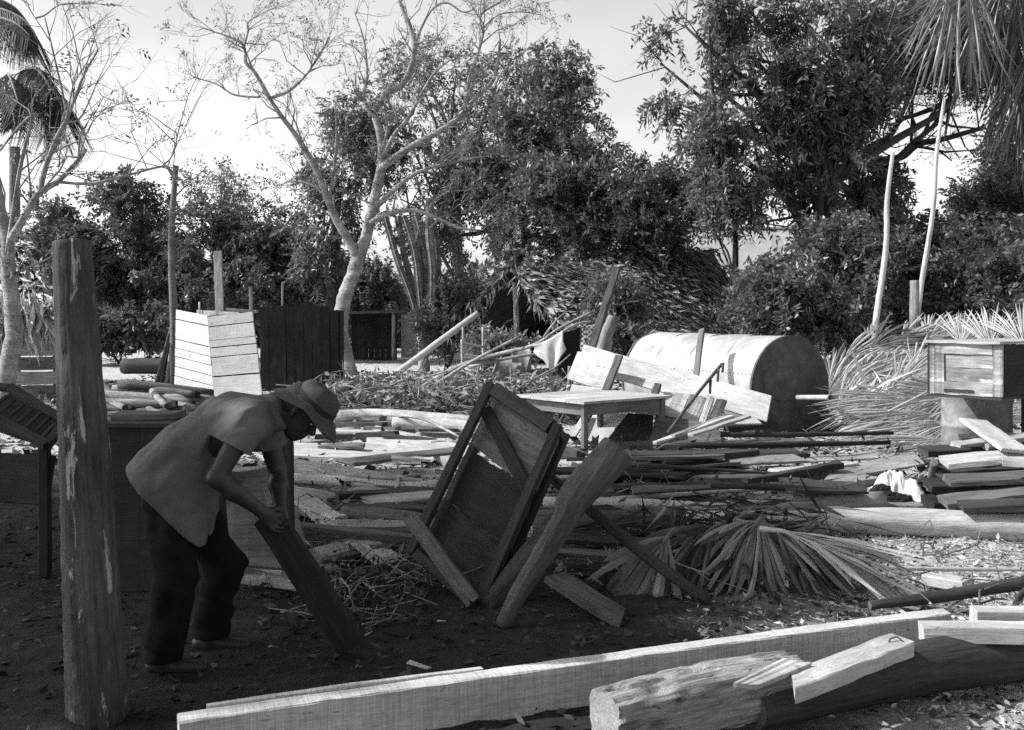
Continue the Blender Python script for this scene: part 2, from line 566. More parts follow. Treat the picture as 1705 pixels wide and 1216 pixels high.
def branches(mb, start, targets, r0, rng, sides=6, sag=.12, twigs=5, mi=0):
    """curved limbs from a start point to targets, each with a few twigs"""
    for i, t in enumerate(targets):
        t = Vector(t)
        L_ = (t - start).length
        mid = start.lerp(t, .5) + Vector(rng.normal(size=3)) * L_ * sag
        q1 = start.lerp(mid, .55) + Vector(rng.normal(size=3)) * L_ * sag * .3
        pts, rad = smoothpts([start, q1, mid, t], [r0, r0 * .8, r0 * .55, r0 * .2], 3)
        mb.tube(pts, rad, sides, .05, int(rng.integers(9999)), 0, mi)
        for k in range(twigs):
            j = int(rng.integers(3, len(pts)))
            dv = (t - start).normalized() * .6 + Vector(rng.normal(size=3)) * .7 + Vector((0, 0, .3))
            e = pts[j] + dv.normalized() * L_ * rng.uniform(.15, .4)
            m2 = pts[j].lerp(e, .5) + Vector(rng.normal(size=3)) * L_ * .04
            mb.tube([pts[j], m2, e], [rad[j] * .55, rad[j] * .4, rad[j] * .12], 4, 0, 0, 0, mi)

def leafy_tree(name, label, base, top, r, blobs, nspray, mat, seed, cat='tree', group=None, per=14, slen=.5, leaf=.15, width=.055, droop=.5, bark='barkdark', gap=.42, twigs=6, shell=.45, trunkpts=None, spread=1.0):
    rng = np.random.default_rng(seed)
    base = Vector(base); top = Vector(top)
    root = empty(name, base, label, cat, group)
    mb = MB()
    mid = base.lerp(top, .5) + Vector((rng.normal() * .12, rng.normal() * .12, 0))
    tp = trunkpts or [base - Vector((0, 0, .1)), base.lerp(mid, .5), mid, top]
    pts, rad = smoothpts(tp, [r * 1.25] + [r] * (len(tp) - 2) + [r * .6], 4)
    mb.tube(pts, rad, 9, .08, seed)
    branches(mb, pts[-1], [b[0] for b in blobs], r * .5, rng, 6, .1, twigs)
    branches(mb, pts[len(pts) // 2 + 1], [b[0] for b in blobs[::2]], r * .4, rng, 6, .1, twigs)
    mb.build('trunk', M_[bark], root)
    C, D = sample_blobs(blobs, int(nspray * 1.6), rng, shell)
    # clumping: keep only part of the volume so sky shows through
    q = vnoise(C[:, 0] + C[:, 2] * .7, C[:, 1] * .8 + C[:, 2], seed, 1.15)
    q = .65 * q + .35 * vnoise(C[:, 0] - C[:, 2], C[:, 2] + C[:, 1], seed + 5, 2.6)
    keep = q > np.quantile(q, gap)
    C, D = C[keep][:nspray], D[keep][:nspray]
    ax = D * .8 + rng.normal(size=D.shape) * .6 + np.array([0, 0, -.15])
    V, F = sprays(C, ax, rng, per, slen, leaf, width, droop, spread)
    me = mesh_np('crown', V - np.array(base)[None], F, M_[mat])
    add('crown', me, root, Matrix.Translation(base))
    return root

def pb(px, py, d, rx, ry, rd):
    """blob: centre at pixel, radii in pixels (x, z) and metres (depth)"""
    c = P(px, py, d)
    return ((c.x, c.y, c.z), (rx / FPX * d, rd, ry / FPX * d))


# ================================================================ BACKGROUND: buildings behind the trees
def pale_house():
    d = 42.0
    a, b = P(1170, 372, d), P(1345, 370, d)
    root = empty('house', (a.x + 2.2, d + 3, 0), 'low house with broad pale sheet roof half hidden behind the big right tree', 'house')
    z0, z1 = 3.2, 5.4
    mb = MB()
    mb.addvf([(a.x - 1, d + 6, 0), (b.x + 1, d + 6, 0), (b.x + 1, d + 6, z0 + .02), (a.x - 1, d + 6, z0 + .02),
              (a.x - 1, d + .6, 0), (b.x + 1, d + .6, 0), (b.x + 1, d + .6, z0 + .02), (a.x - 1, d + .6, z0 + .02)],
             [(0, 1, 2, 3), (5, 4, 7, 6), (4, 0, 3, 7), (1, 5, 6, 2)])
    mb.build('wall', M_['plaster'], root)
    x0, x1 = a.x - 1.6, b.x + 1.6
    n = 12
    for i in range(n):
        u0, u1 = x0 + (x1 - x0) * i / n, x0 + (x1 - x0) * (i + 1) / n - .03
        m2 = MB()
        m2.addvf([(u0, d, z0 - .1), (u1, d, z0 - .1), (u1, d + 3.5, z1), (u0, d + 3.5, z1), (u0, d, z0 - .14), (u1, d, z0 - .14), (u1, d + 3.5, z1 - .04), (u0, d + 3.5, z1 - .04)],
                 [(0, 1, 2, 3), (4, 7, 6, 5), (4, 5, 1, 0), (5, 6, 2, 1), (7, 4, 0, 3), (6, 7, 3, 2)])
        m2.build('roof_sheet', M_['roof'], root)
    m2 = MB().bar((x0, d + 3.5, z1 + .03), (x1, d + 3.5, z1 + .03), .3, .08)
    m2.build('ridge_cap', M_['roof'], root)
pale_house()

def thatch_roof(root, corners, n, rng, mat='thatch', leaf=.5, width=.09, name='thatch'):
    """a roof slope covered with hanging strips of palm leaf. corners: ridge a, ridge b, eave b, eave a"""
    a, b, c, e = [np.array(v) for v in corners]
    nor = np.cross(b - a, e - a); nor /= np.linalg.norm(nor)
    if nor[2] < 0: nor = -nor
    u = rng.uniform(-.02, 1.02, (n, 1)); v = rng.uniform(0, 1, (n, 1)) ** .9
    top = a * (1 - u) + b * u; bot = e * (1 - u) + c * u
    p = top * (1 - v) + bot * v + nor * rng.uniform(.02, .16, (n, 1))
    down = unit(bot - top) + rng.normal(size=(n, 3)) * .22 + nor * .12
    side = np.cross(down, nor[None] + rng.normal(size=(n, 3)) * .5)
    V, F = leaf_quads(p, down, side, leaf * rng.uniform(.5, 1.2, n), width * rng.uniform(.5, 1.3, n))
    M = WORLDM[root.name]
    add(name, mesh_np(name, V - np.array(M.translation)[None], F, M_[mat]), root, M)
    # the roof deck under the leaves
    mb = MB(); q = nor * -.04
    mb.addvf([tuple(a), tuple(b), tuple(c), tuple(e), tuple(a + q), tuple(b + q), tuple(c + q), tuple(e + q)], [(0, 1, 2, 3), (7, 6, 5, 4), (0, 4, 5, 1), (1, 5, 6, 2), (2, 6, 7, 3), (3, 7, 4, 0)])
    mb.build('roof_deck', M_['dark'], root)

def centre_hut():
    rng = np.random.default_rng(11)
    root = empty('thatched_hut', P(860, 606, 29), 'collapsing palm-thatched hut with dark open gable beneath the dense centre tree', 'hut')
    ra, rb = P(852, 452, 25), P(1185, 415, 29.5)
    thatch_roof(root, [ra, rb, P(1262, 558, 27), P(955, 560, 22.6)], 3400, rng, 'thatch')
    thatch_roof(root, [ra, rb, P(1100, 520, 31), P(735, 560, 27)], 2200, rng, 'thatch')
    # gable fringe: strips hanging round the opening
    V, F = [], []
    n = 170
    t = rng.uniform(0, 1, n)
    e1, e2 = np.array(P(745, 555, 25.5)), np.array(P(962, 565, 22.5)); r = np.array(ra)
    pts = np.where((rng.uniform(0, 1, n) < .5)[:, None], r * (1 - t[:, None]) + e1 * t[:, None], r * (1 - t[:, None]) + e2 * t[:, None]) + rng.normal(size=(n, 3)) * .12
    dn = np.array([0, -.1, -1.0]) + rng.normal(size=(n, 3)) * .35
    V, F = leaf_quads(pts, dn, rng.normal(size=(n, 3)), rng.uniform(.2, .45, n), rng.uniform(.04, .09, n))
    add('gable_fringe', mesh_np('gable_fringe', V - np.array(WORLDM[root.name].translation)[None], F, M_['thatch']), root, WORLDM[root.name])
    # back wall, posts and a cross lath in the gable
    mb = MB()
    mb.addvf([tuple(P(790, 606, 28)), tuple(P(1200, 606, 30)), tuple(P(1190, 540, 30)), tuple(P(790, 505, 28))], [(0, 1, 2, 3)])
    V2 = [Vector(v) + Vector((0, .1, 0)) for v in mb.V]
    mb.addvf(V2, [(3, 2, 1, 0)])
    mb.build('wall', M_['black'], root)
    for (x, y0, y1, d, rr, mk) in ((858, 610, 470, 25, .07, 'barkpale'), (893, 520, 468, 24.5, .07, 'pale'), (958, 615, 530, 23, .06, 'barkgrey'), (975, 610, 530, 23.5, .06, 'barkgrey')):
        log('post', [P(x, y0, d), P(x + 2, (y0 + y1) / 2, d), P(x - 1, y1, d)], [rr * 1.2, rr, rr * .9], M_[mk], parent=root, sides=8)
    plank('lath', P(880, 497, 24.4), P(905, 492, 24.4), .1, .04, M_['pale'], parent=root, up=(0, -1, 0))
    log('rafter', [P(735, 555, 26), P(852, 450, 25)], [.05, .04], M_['dark'], parent=root, sides=7)
    log('rafter', [P(960, 562, 22.6), P(852, 450, 24.9)], [.05, .04], M_['dark'], parent=root, sides=7)
centre_hut()

def left_hut():
    rng = np.random.default_rng(12)
    root = empty('thatched_hut', P(20, 668, 18.5), 'plank-walled hut with shaggy palm eaves behind the pale bare trunk', 'hut')
    thatch_roof(root, [P(-140, 330, 20), P(20, 355, 20), P(92, 535, 17.4), P(-160, 560, 17.0)], 1700, rng, 'thatch_sunlit', .6, .09)
    thatch_roof(root, [P(20, 355, 20), P(-140, 330, 20), P(-100, 480, 23), P(70, 500, 23)], 400, rng, 'thatch', .6, .09)
    n = 260
    t = rng.uniform(0, 1, (n, 1))
    p = np.array(P(-20, 500, 17.2)) * (1 - t) + np.array(P(92, 520, 17.4)) * t + rng.normal(size=(n, 3)) * .15
    V, F = leaf_quads(p, np.array([.1, -.1, -1.0]) + rng.normal(size=(n, 3)) * .25, rng.normal(size=(n, 3)), rng.uniform(.3, .8, n), rng.uniform(.04, .1, n))
    add('eave_fringe', mesh_np('eave_fringe', V - np.array(WORLDM[root.name].translation)[None], F, M_['thatch_sunlit']), root, WORLDM[root.name])
    for i in range(6):
        y = 655 - i * 24
        plank('plank', P(-40, y, 17.9), P(96, y - 2, 17.9), .235, .03, M_['grey' if i % 2 else 'mid'], parent=root, up=(0, -1, 0), jit=.006)
    plank('corner_post', P(95, 668, 17.95), P(93, 535, 17.95), .1, .1, M_['dark'], parent=root, up=(0, -1, 0))
left_hut()

def dark_shed():
    d = 20.5
    root = empty('shed', P(500, 649, d), 'black-walled shed standing right of the white plank crate', 'shed')
    for i in range(9):
        x0 = 434 + i * 14.6
        plank('wall_board', P(x0 + 7, 652, d), P(x0 + 7 - 2, 510 + RND.uniform(-9, 7), d), .176, .025, M_['black'], parent=root, up=(0, -1, 0), jit=.003)
    mb = MB()
    a, b = P(436, 640, d + .1), P(565, 640, d + .1)
    for (s, t) in (((a.x, a.y, 0), (a.x, a.y + .45, 0)), ((b.x, b.y, 0), (b.x, b.y + .45, 0)), ((a.x, a.y + .45, 0), (b.x, b.y + .45, 0))):
        mb.bar((s[0], s[1], .82), (t[0], t[1], .82), 1.62, .04, up=Vector((t[1] - s[1], s[0] - t[0], 0)))
    mb.build('wall', M_['black'], root)
    mb = MB()
    mb.addvf([(a.x + .02, d + .05, 1.56), (b.x - .02, d + .05, 1.56), (b.x - .02, d + .7, 1.6), (a.x + .02, d + .7, 1.6), (a.x + .02, d + .05, 1.6), (b.x - .02, d + .05, 1.6), (b.x - .02, d + .7, 1.64), (a.x + .02, d + .7, 1.64)],
             [(3, 2, 1, 0), (4, 5, 6, 7), (0, 1, 5, 4), (1, 2, 6, 5), (2, 3, 7, 6), (3, 0, 4, 7)])
    mb.build('roof', M_['black'], root)
    log('pipe', [P(470, 520, d + .5), P(470, 476, d + .5), P(471, 470, d + .5)], [.022, .022, .022], M_['pale'], parent=root, sides=8)
dark_shed()

def far_shack():
    d = 33
    root = empty('shack', P(640, 600, d), 'far shaded shack with low flat roof behind the pale forked tree', 'shack')
    for i in range(8):
        x = 590 + i * 9.5
        plank('wall_board', P(x, 601, d), P(x, 522, d), .185, .03, M_['dark'], parent=root, up=(0, -1, 0), seg=2)
    mb = MB().bar(P(578, 521, d - .6), P(668, 519, d - .6), 2.2, .08); mb.build('roof', M_['mid'], root)
    log('post', [P(655, 600, d - 1.5), P(655, 521, d - 1.5)], [.06, .05], M_['barkpale'], parent=root, sides=8)
    root = empty('wall', P(684, 596, 34), 'short sunlit whitewashed wall behind the columnar cactus', 'wall')
    mb = MB().bar(P(668, 560, 34), P(712, 560, 34), 1.45, .12, up=(0, -1, 0)); mb.build('panel', M_['plaster'], root)
    root = empty('wall', P(770, 596, 33), 'sunlit plaster house wall left of the thatched hut, behind the leaning pole', 'wall')
    mb = MB().bar(P(742, 568, 32), P(800, 568, 32), 1.2, .12, up=(0, -1, 0)); mb.build('panel', M_['plaster'], root)
far_shack()

# ================================================================ TREES
leafy_tree('tree', 'dense dark round-headed tree left of the tall thin trunk', P(215, 583, 34), P(215, 440, 34), .2,
           [pb(150, 380, 34, 95, 85, 1.6), pb(235, 360, 34, 90, 80, 1.6), pb(180, 450, 33, 120, 70, 1.8), pb(110, 420, 33, 70, 90, 1.5), pb(250, 460, 33.5, 70, 80, 1.5)], 2900, 'leafd', 21, leaf=.19, width=.075, gap=.36)
leafy_tree('tree', 'dense dark spreading tree behind the white plank crate', P(400, 583, 33), P(400, 470, 33), .2,
           [pb(350, 405, 33, 80, 60, 1.6), pb(430, 400, 33, 90, 55, 1.6), pb(480, 440, 33, 75, 60, 1.5), pb(380, 465, 32, 110, 60, 1.6), pb(500, 490, 32.5, 60, 55, 1.5), pb(310, 470, 33, 60, 60, 1.5)], 2900, 'leafd', 22, leaf=.18, width=.07, gap=.36)
leafy_tree('tree', 'small round dark tree seen under the left limb of the pale forked tree', P(620, 570, 40), P(620, 520, 40), .15,
           [pb(615, 480, 40, 48, 38, 1.4), pb(640, 500, 40, 34, 28, 1.2), pb(585, 510, 40, 40, 40, 1.2)], 900, 'leafd', 23, leaf=.2, width=.09, gap=.3)
leafy_tree('tree', 'thin sparse-leaved tree top rising above the dark trees at the left', P(395, 570, 37), P(385, 370, 37), .1,
           [pb(370, 300, 37, 50, 45, 1), pb(345, 320, 37, 40, 30, 1), pb(400, 310, 37, 45, 35, 1), pb(375, 340, 37, 60, 30, 1)], 260, 'leaf', 24, leaf=.15, width=.05, gap=.4, bark='barkgrey', per=9, twigs=10)
leafy_tree('tree', 'dark feathery tree behind the left limb of the pale forked tree', P(545, 580, 31), P(560, 330, 31), .17,
           [pb(575, 215, 31, 55, 60, 1.4), pb(545, 290, 31, 50, 55, 1.4), pb(600, 300, 31, 60, 60, 1.5), pb(540, 380, 31, 50, 50, 1.4), pb(620, 230, 31.5, 60, 50, 1.4), pb(535, 440, 31, 50, 45, 1.3)], 1250, 'leaf', 25, leaf=.2, width=.06, droop=.9, gap=.45)
leafy_tree('tree', 'largest dense leafy tree filling the middle above the thatched hut', P(880, 606, 31), P(880, 330, 31), .28,
           [pb(850, 215, 31, 90, 65, 1.8), pb(930, 130, 31.5, 60, 50, 1.5), pb(965, 200, 31, 60, 75, 1.7), pb(900, 180, 31.5, 80, 60, 1.7),
            pb(900, 280, 30.5, 120, 70, 2.2), pb(790, 300, 30.5, 90, 65, 1.8), pb(820, 390, 30, 90, 65, 2), pb(720, 390, 31, 60, 55, 1.5)], 2800, 'leaf', 26, leaf=.19, width=.07, gap=.52, twigs=8)
leafy_tree('tree', 'airy tree with see-through crown and fine bare twigs right of the pale forked tree', P(770, 606, 33), P(760, 300, 33), .2,
           [pb(690, 110, 33, 60, 45, 1.4), pb(760, 120, 33, 60, 45, 1.4), pb(830, 130, 33, 60, 50, 1.4), pb(720, 190, 33, 70, 50, 1.5), pb(660, 210, 33, 50, 50, 1.3), pb(800, 200, 33, 60, 50, 1.4), pb(690, 280, 33, 55, 50, 1.3), pb(750, 260, 33, 60, 40, 1.3), pb(640, 150, 33, 40, 40, 1.1), pb(870, 90, 33, 45, 30, 1)], 700, 'leaf', 31, leaf=.19, width=.06, gap=.5, twigs=14, bark='barkgrey', per=12)
leafy_tree('tree', 'low wide bushy tree hanging over the thatch right of centre', P(985, 580, 28.6), P(1000, 470, 28.6), .17,
           [pb(1000, 330, 28.6, 100, 70, 1.8), pb(1080, 340, 28.6, 90, 70, 1.8), pb(1020, 400, 28.6, 110, 50, 1.9), pb(1120, 375, 28.6, 75, 55, 1.6), pb(930, 390, 28.6, 80, 60, 1.6), pb(900, 330, 28.6, 80, 70, 1.6), pb(1130, 330, 28.6, 55, 50, 1.3)], 3700, 'leaf', 27, leaf=.17, width=.065, gap=.42, droop=.3, twigs=7)
leafy_tree('tree', 'big tall dark tree with drooping sprays filling the upper right', P(1385, 570, 24), P(1385, 300, 24), .26,
           [pb(1142, 45, 24, 48, 45, .9), pb(1108, 112, 24, 26, 36, .6), pb(1135, 175, 24, 38, 30, .7), pb(1170, 130, 24, 50, 40, .8), pb(1180, 20, 24, 60, 45, 1), pb(1250, 20, 24, 70, 50, 1.2), pb(1245, 95, 24, 60, 45, 1), pb(1290, 150, 24, 60, 45, 1), pb(1340, 40, 24, 80, 60, 1.3), pb(1350, 120, 24, 75, 50, 1.2), pb(1330, 200, 24, 55, 40, 1), pb(1400, 180, 24.5, 60, 60, 1.2), pb(1430, 70, 24, 70, 80, 1.4), pb(1440, 150, 24, 55, 40, 1), pb(1370, 260, 24, 60, 45, 1), pb(1310, 275, 24, 40, 30, .7), pb(1390, 330, 24.5, 55, 45, 1), pb(1450, 345, 25, 50, 35, 1), pb(1475, 300, 25, 35, 25, .8), pb(1500, 60, 25, 60, 70, 1.3), pb(1580, 50, 25, 60, 80, 1.4), pb(1660, 60, 25, 60, 90, 1.4)], 5000, 'leaf', 28, leaf=.19, width=.06, droop=1.0, gap=.5, twigs=8, slen=.5)
leafy_tree('tree', 'slim young tree with a narrow crown in front of the pale sheet roof', P(1230, 575, 23), P(1226, 330, 23), .075,
           [pb(1215, 200, 23, 50, 50, .8), pb(1225, 270, 23, 55, 60, .9), pb(1200, 320, 23, 30, 40, .6), pb(1245, 330, 23, 35, 45, .6), pb(1180, 230, 23, 30, 35, .6)], 620, 'leaf', 29, leaf=.17, width=.055, droop=.9, gap=.35)
leafy_tree('tree', 'dark leafy tree low behind the two leaning poles at the right', P(1600, 560, 26), P(1600, 440, 26), .16,
           [pb(1560, 400, 26, 60, 40, 1.2), pb(1640, 350, 26, 70, 50, 1.4), pb(1600, 430, 25.5, 90, 50, 1.5), pb(1700, 370, 26, 70, 90, 1.5), pb(1500, 430, 25.5, 60, 50, 1.3), pb(1690, 250, 27, 45, 60, 1.2)], 2000, 'leafd', 30, leaf=.18, width=.07, gap=.42)

def shrub(label, px, py, d, blobs, n, mat, seed, leaf=.15, width=.06, group=None, gap=.3):
    base = P(px, py, d); base.z = 0
    rng = np.random.default_rng(seed)
    root = empty('shrub', base, label, 'shrub', group)
    mb = MB()
    branches(mb, base, [b[0] for b in blobs], .04, rng, 5, .12, 6)
    mb.build('stem', M_['barkdark'], root)
    C, D = sample_blobs(blobs, int(n * 1.5), rng, .4)
    q = vnoise(C[:, 0] + C[:, 2] * .7, C[:, 1] * .8 + C[:, 2], seed, 1.6)
    k = q > np.quantile(q, gap); C, D = C[k][:n], D[k][:n]
    k = C[:, 2] > .02; C, D = C[k], D[k]
    V, F = sprays(C, D + rng.normal(size=D.shape) * .5 + np.array([0, 0, .25]), rng, 12, .4, leaf, width, .3)
    add('foliage', mesh_np('foliage', V - np.array(base)[None], F, M_[mat]), root, Matrix.Translation(base))

shrub('broad glossy-leaved shrub right behind the tank, under the slim young tree', 1290, 570, 21, [pb(1290, 485, 21, 55, 40, .9), pb(1350, 465, 21, 55, 50, .9), pb(1300, 510, 20.5, 70, 50, 1), pb(1370, 520, 20.5, 60, 45, 1)], 1500, 'leaf', 41)
shrub('tall dense shrub between the slim tree and the first leaning pole', 1420, 560, 22, [pb(1390, 420, 22, 60, 45, 1.1), pb(1430, 470, 21.5, 60, 60, 1), pb(1400, 530, 21, 60, 40, .9)], 1300, 'leaf', 42)
shrub('shaded shrub between the two leaning poles', 1500, 560, 22.5, [pb(1500, 460, 22.5, 55, 55, 1), pb(1520, 510, 22, 60, 40, .9)], 700, 'leafd', 43)
shrub('shaded shrub at the right edge above the palm leaf heap', 1640, 560, 21, [pb(1600, 470, 22, 60, 50, 1), pb(1680, 480, 21, 60, 60, 1), pb(1640, 430, 22, 70, 50, 1)], 1000, 'leafd', 44)
shrub('low leafy shrub growing against the left side of the tank', 1010, 590, 20, [pb(1010, 560, 20, 40, 35, .7), pb(1050, 545, 20, 40, 35, .8), pb(1020, 510, 20.5, 35, 40, .7)], 750, 'leaf', 45, .15, .05)
shrub('dark leafy shrub under the trees left of the tall thin trunk', 200, 590, 30, [pb(170, 550, 30, 50, 35, 1), pb(240, 540, 30, 50, 40, 1), pb(120, 540, 30, 40, 40, 1)], 700, 'leafd', 46, .2, .08)
shrub('pale-lit leafy shrub in front of the thatched hut opening', 830, 606, 22, [pb(815, 580, 22, 28, 18, .4), pb(850, 578, 22, 28, 20, .4)], 200, 'leafl', 47, .14, .05)
shrub('dark undergrowth shrub between the cactus and the hut', 740, 606, 26, [pb(740, 545, 26, 40, 40, .7), pb(765, 510, 26.5, 35, 40, .7)], 480, 'leafd', 48, .16, .06)

# far-off wood closing the view
rng = np.random.default_rng(50)
n = 9000
xx = rng.uniform(-34, 34, n); hh = 2.6 + 1.6 * vnoise(xx, xx * 0, 9, .35) + .8 * vnoise(xx, xx * 0, 10, 1.2)
C = np.stack([xx, rng.uniform(44, 50, n), rng.uniform(0, 1, n) ** .8 * hh], 1)
gapx = (C[:, 1] * (635 - CX) / FPX, )
V, F = sprays(C, rng.normal(size=(n, 3)), rng, 8, .7, .38, .17, .3)
props(add('distant_woods', mesh_np('distant_woods', V, F, M_['leafd'])), 'dark line of distant woods behind the yard', kind='stuff')

# ---- the pale forked tree, limb by limb
def limb_tree(name, label, base, limbs, leafn, seed, bark='barkpale', twig_n=4, leafmatk='leafl', tw=.012):
    """limbs: list of ([(px,py,d)...], r0px, r1px)"""
    rng = np.random.default_rng(seed)
    root = empty(name, base, label, 'tree')
    mb = MB(); tips = []
    def twig(p, dv, L_, r, depth):
        e = p + dv * L_
        m_ = p.lerp(e, .5) + Vector(rng.normal(size=3)) * L_ * .09
        mb.tube([p, m_, e], [r, r * .75, r * .35], 4, 0)
        tips.append((e, dv))
        if depth > 0:
            for k in range(3):
                q = p.lerp(e, rng.uniform(.35, .95))
                d2 = (dv + Vector(rng.normal(size=3)) * .55 + Vector((0, 0, .08))).normalized()
                twig(q, d2, L_ * rng.uniform(.4, .7), r * .55, depth - 1)
    for li, (pts, r0, r1, tws) in enumerate(limbs):
        dpt = [p[2] for p in pts]
        n_ = len(pts)
        rad = [(r0 + (r1 - r0) * i / (n_ - 1)) / FPX * dpt[i] for i in range(n_)]
        sp, sr = smoothpts([P(*p) for p in pts], rad, 5)
        mb.tube(sp, sr, 12 if r0 > 5 else 6, .16 if r0 > 12 else .08 if r0 > 5 else .03, li)
        for k in range(int(tws * 1.6)):
            j = int(rng.integers(len(sp) // 4, len(sp)))
            t = (sp[min(j + 1, len(sp) - 1)] - sp[max(j - 1, 0)]).normalized()
            dv = (t * .6 + Vector((rng.normal() * .7, rng.normal() * .6, rng.normal() * .5 + .35))).normalized()
            twig(sp[j], dv, rng.uniform(.5, 1.3), max(.008, min(.022, sr[j] * .5)), 2)
    mb.build('trunk', M_[bark], root)
    if leafn and tips:
        idx = rng.integers(0, len(tips), leafn)
        C = np.array([tips[i][0] for i in idx]) + rng.normal(size=(leafn, 3)) * .06
        D = np.array([tips[i][1] for i in idx]) + rng.normal(size=(leafn, 3)) * .5
        V, F = sprays(C, D, rng, 6, .22, .09, .03, .6)
        add('leaves', mesh_np('leaves', V - np.array(base)[None], F, M_[leafmatk]), root, Matrix.Translation(Vector(base)))
    return root

D0 = 25.5
def dd(pts, d=D0, dz=0): return [(x, y, d + dz * i) for i, (x, y) in enumerate(pts)]
limb_tree('bare_tree', 'tall pale nearly bare tree forking low into two main trunks, left of centre', P(585, 624, D0), [
    (dd([(586, 632), (574, 590), (567, 548), (571, 510), (579, 480), (589, 455), (597, 430)]), 14, 10.5, 0),
    (dd([(597, 436), (582, 402), (562, 370), (546, 332), (530, 290), (511, 255), (490, 222), (466, 190), (449, 164)], dz=-.08), 8, 3.2, 7),
    (dd([(449, 164), (425, 122), (410, 105), (405, 76), (378, 60), (355, 53)], D0 - .7), 4, 1.2, 9),
    (dd([(406, 78), (412, 55), (414, 36), (440, 20)], D0 - .7), 2.2, 1, 6),
    (dd([(449, 164), (480, 152), (505, 130), (520, 110), (534, 90), (548, 60)], D0 - .7), 3, 1, 9),
    (dd([(432, 162), (390, 158), (360, 140), (325, 130)], D0 - .7), 2, .8, 6),
    (dd([(508, 250), (490, 200), (470, 170)], D0 - .5), 2, .8, 3),
    (dd([(535, 316), (508, 305), (488, 303)], D0 - .3), 3, 1.5, 3),
    (dd([(548, 330), (556, 280), (560, 220), (558, 170)], D0 - .3), 3, 1, 4),
    (dd([(597, 432), (609, 395), (618, 355), (626, 320), (633, 288), (636, 252), (632, 220), (625, 196)], dz=.05), 9.5, 6, 4),
    (dd([(625, 196), (611, 178), (606, 160), (611, 130), (610, 100), (604, 60), (590, 20)], D0 + .3), 4, 1, 7),
    (dd([(622, 186), (645, 156), (670, 141), (684, 112), (690, 78), (682, 42), (668, 10), (660, -30)], D0 + .3, .05), 6, 2.5, 8),
    (dd([(690, 80), (700, 50), (720, 15), (745, 5), (770, 20), (790, 15)], D0 + .5), 2.5, 1, 5),
    (dd([(634, 282), (665, 258), (700, 236), (740, 214), (775, 186), (790, 165), (820, 136), (829, 105), (833, 65)], D0, .06), 6.5, 2, 6),
    (dd([(790, 166), (779, 140), (795, 92), (805, 50), (800, 25), (832, 4), (850, -10)], D0 + .4), 3.5, 1.2, 9),
    (dd([(804, 48), (830, 25), (870, 20), (900, 25)], D0 + .4), 1.6, .7, 5),
    (dd([(640, 258), (656, 225), (680, 196), (704, 152), (725, 120), (752, 98)], D0 - .2), 4, 1.5, 6),
    (dd([(620, 352), (650, 322), (682, 295), (715, 280), (760, 270), (792, 262)], D0 - .4), 5, 1.5, 5),
    (dd([(616, 372), (645, 356), (690, 351), (730, 364), (765, 380), (802, 384)], D0 - .5), 5, 1.5, 5),
    (dd([(730, 364), (712, 380), (718, 340), (745, 320)], D0 - .5), 2, .8, 3),
    (dd([(636, 250), (645, 215), (640, 180), (648, 140)], D0 + .2), 3, 1, 3),
    (dd([(545, 330), (520, 345), (500, 330)], D0 - .2), 1.5, .7, 2),
], 1000, 61, 'barkpale')

DL = 14.6
limb_tree('bare_tree', 'rough pale bare tree at the left edge with one long crooked side limb', P(12, 692, DL), [
    (dd([(14, 705), (10, 640), (24, 560), (20, 500), (14, 450), (12, 400), (0, 350), (-10, 290), (-30, 230)], DL), 15, 7, 3),
    (dd([(18, 400), (35, 370), (62, 325), (96, 302), (130, 268), (143, 248)], DL - .1), 7, 2.5, 4),
    (dd([(94, 303), (150, 306), (200, 295), (270, 277), (281, 284), (292, 304)], DL - .15), 3, 1.6, 5),
    (dd([(268, 278), (285, 262), (294, 235), (292, 215)], DL - .15), 1.6, .8, 3),
    (dd([(66, 322), (74, 285), (92, 235), (110, 200), (124, 165), (142, 120), (163, 84)], DL - .1), 5, 1.4, 5),
    (dd([(113, 195), (96, 120), (82, 60), (74, 28)], DL - .1), 2.2, .8, 3),
    (dd([(108, 205), (132, 198), (150, 165), (160, 140)], DL - .1), 1.8, .8, 3),
    (dd([(12, 420), (30, 300), (40, 250), (52, 195), (20, 225), (0, 252)], DL - .1), 4, 1.5, 3),
    (dd([(92, 235), (120, 180), (118, 130), (100, 110)], DL - .1), 1.4, .7, 2),
    (dd([(60, 30), (75, 25), (95, 10), (115, 5)], DL), 1.6, .8, 3),
    (dd([(52, 330), (46, 270), (38, 220)], DL + .1), 2, 1, 2),
], 70, 62, 'barkpale', leafmatk='leaf')

# tall thin trunk behind the crate
limb_tree('tree', 'tall thin straight pale trunk rising left of the white plank crate', P(289, 640, 20), [
    (dd([(290, 650), (289, 520), (286, 440), (286, 380), (289, 330), (292, 290), (294, 276)], 20), 6.5, 4, 2),
    (dd([(293, 300), (284, 284), (276, 277)], 20), 2.5, 1.5, 3)], 60, 63, 'barkgrey', leafmatk='leaf')

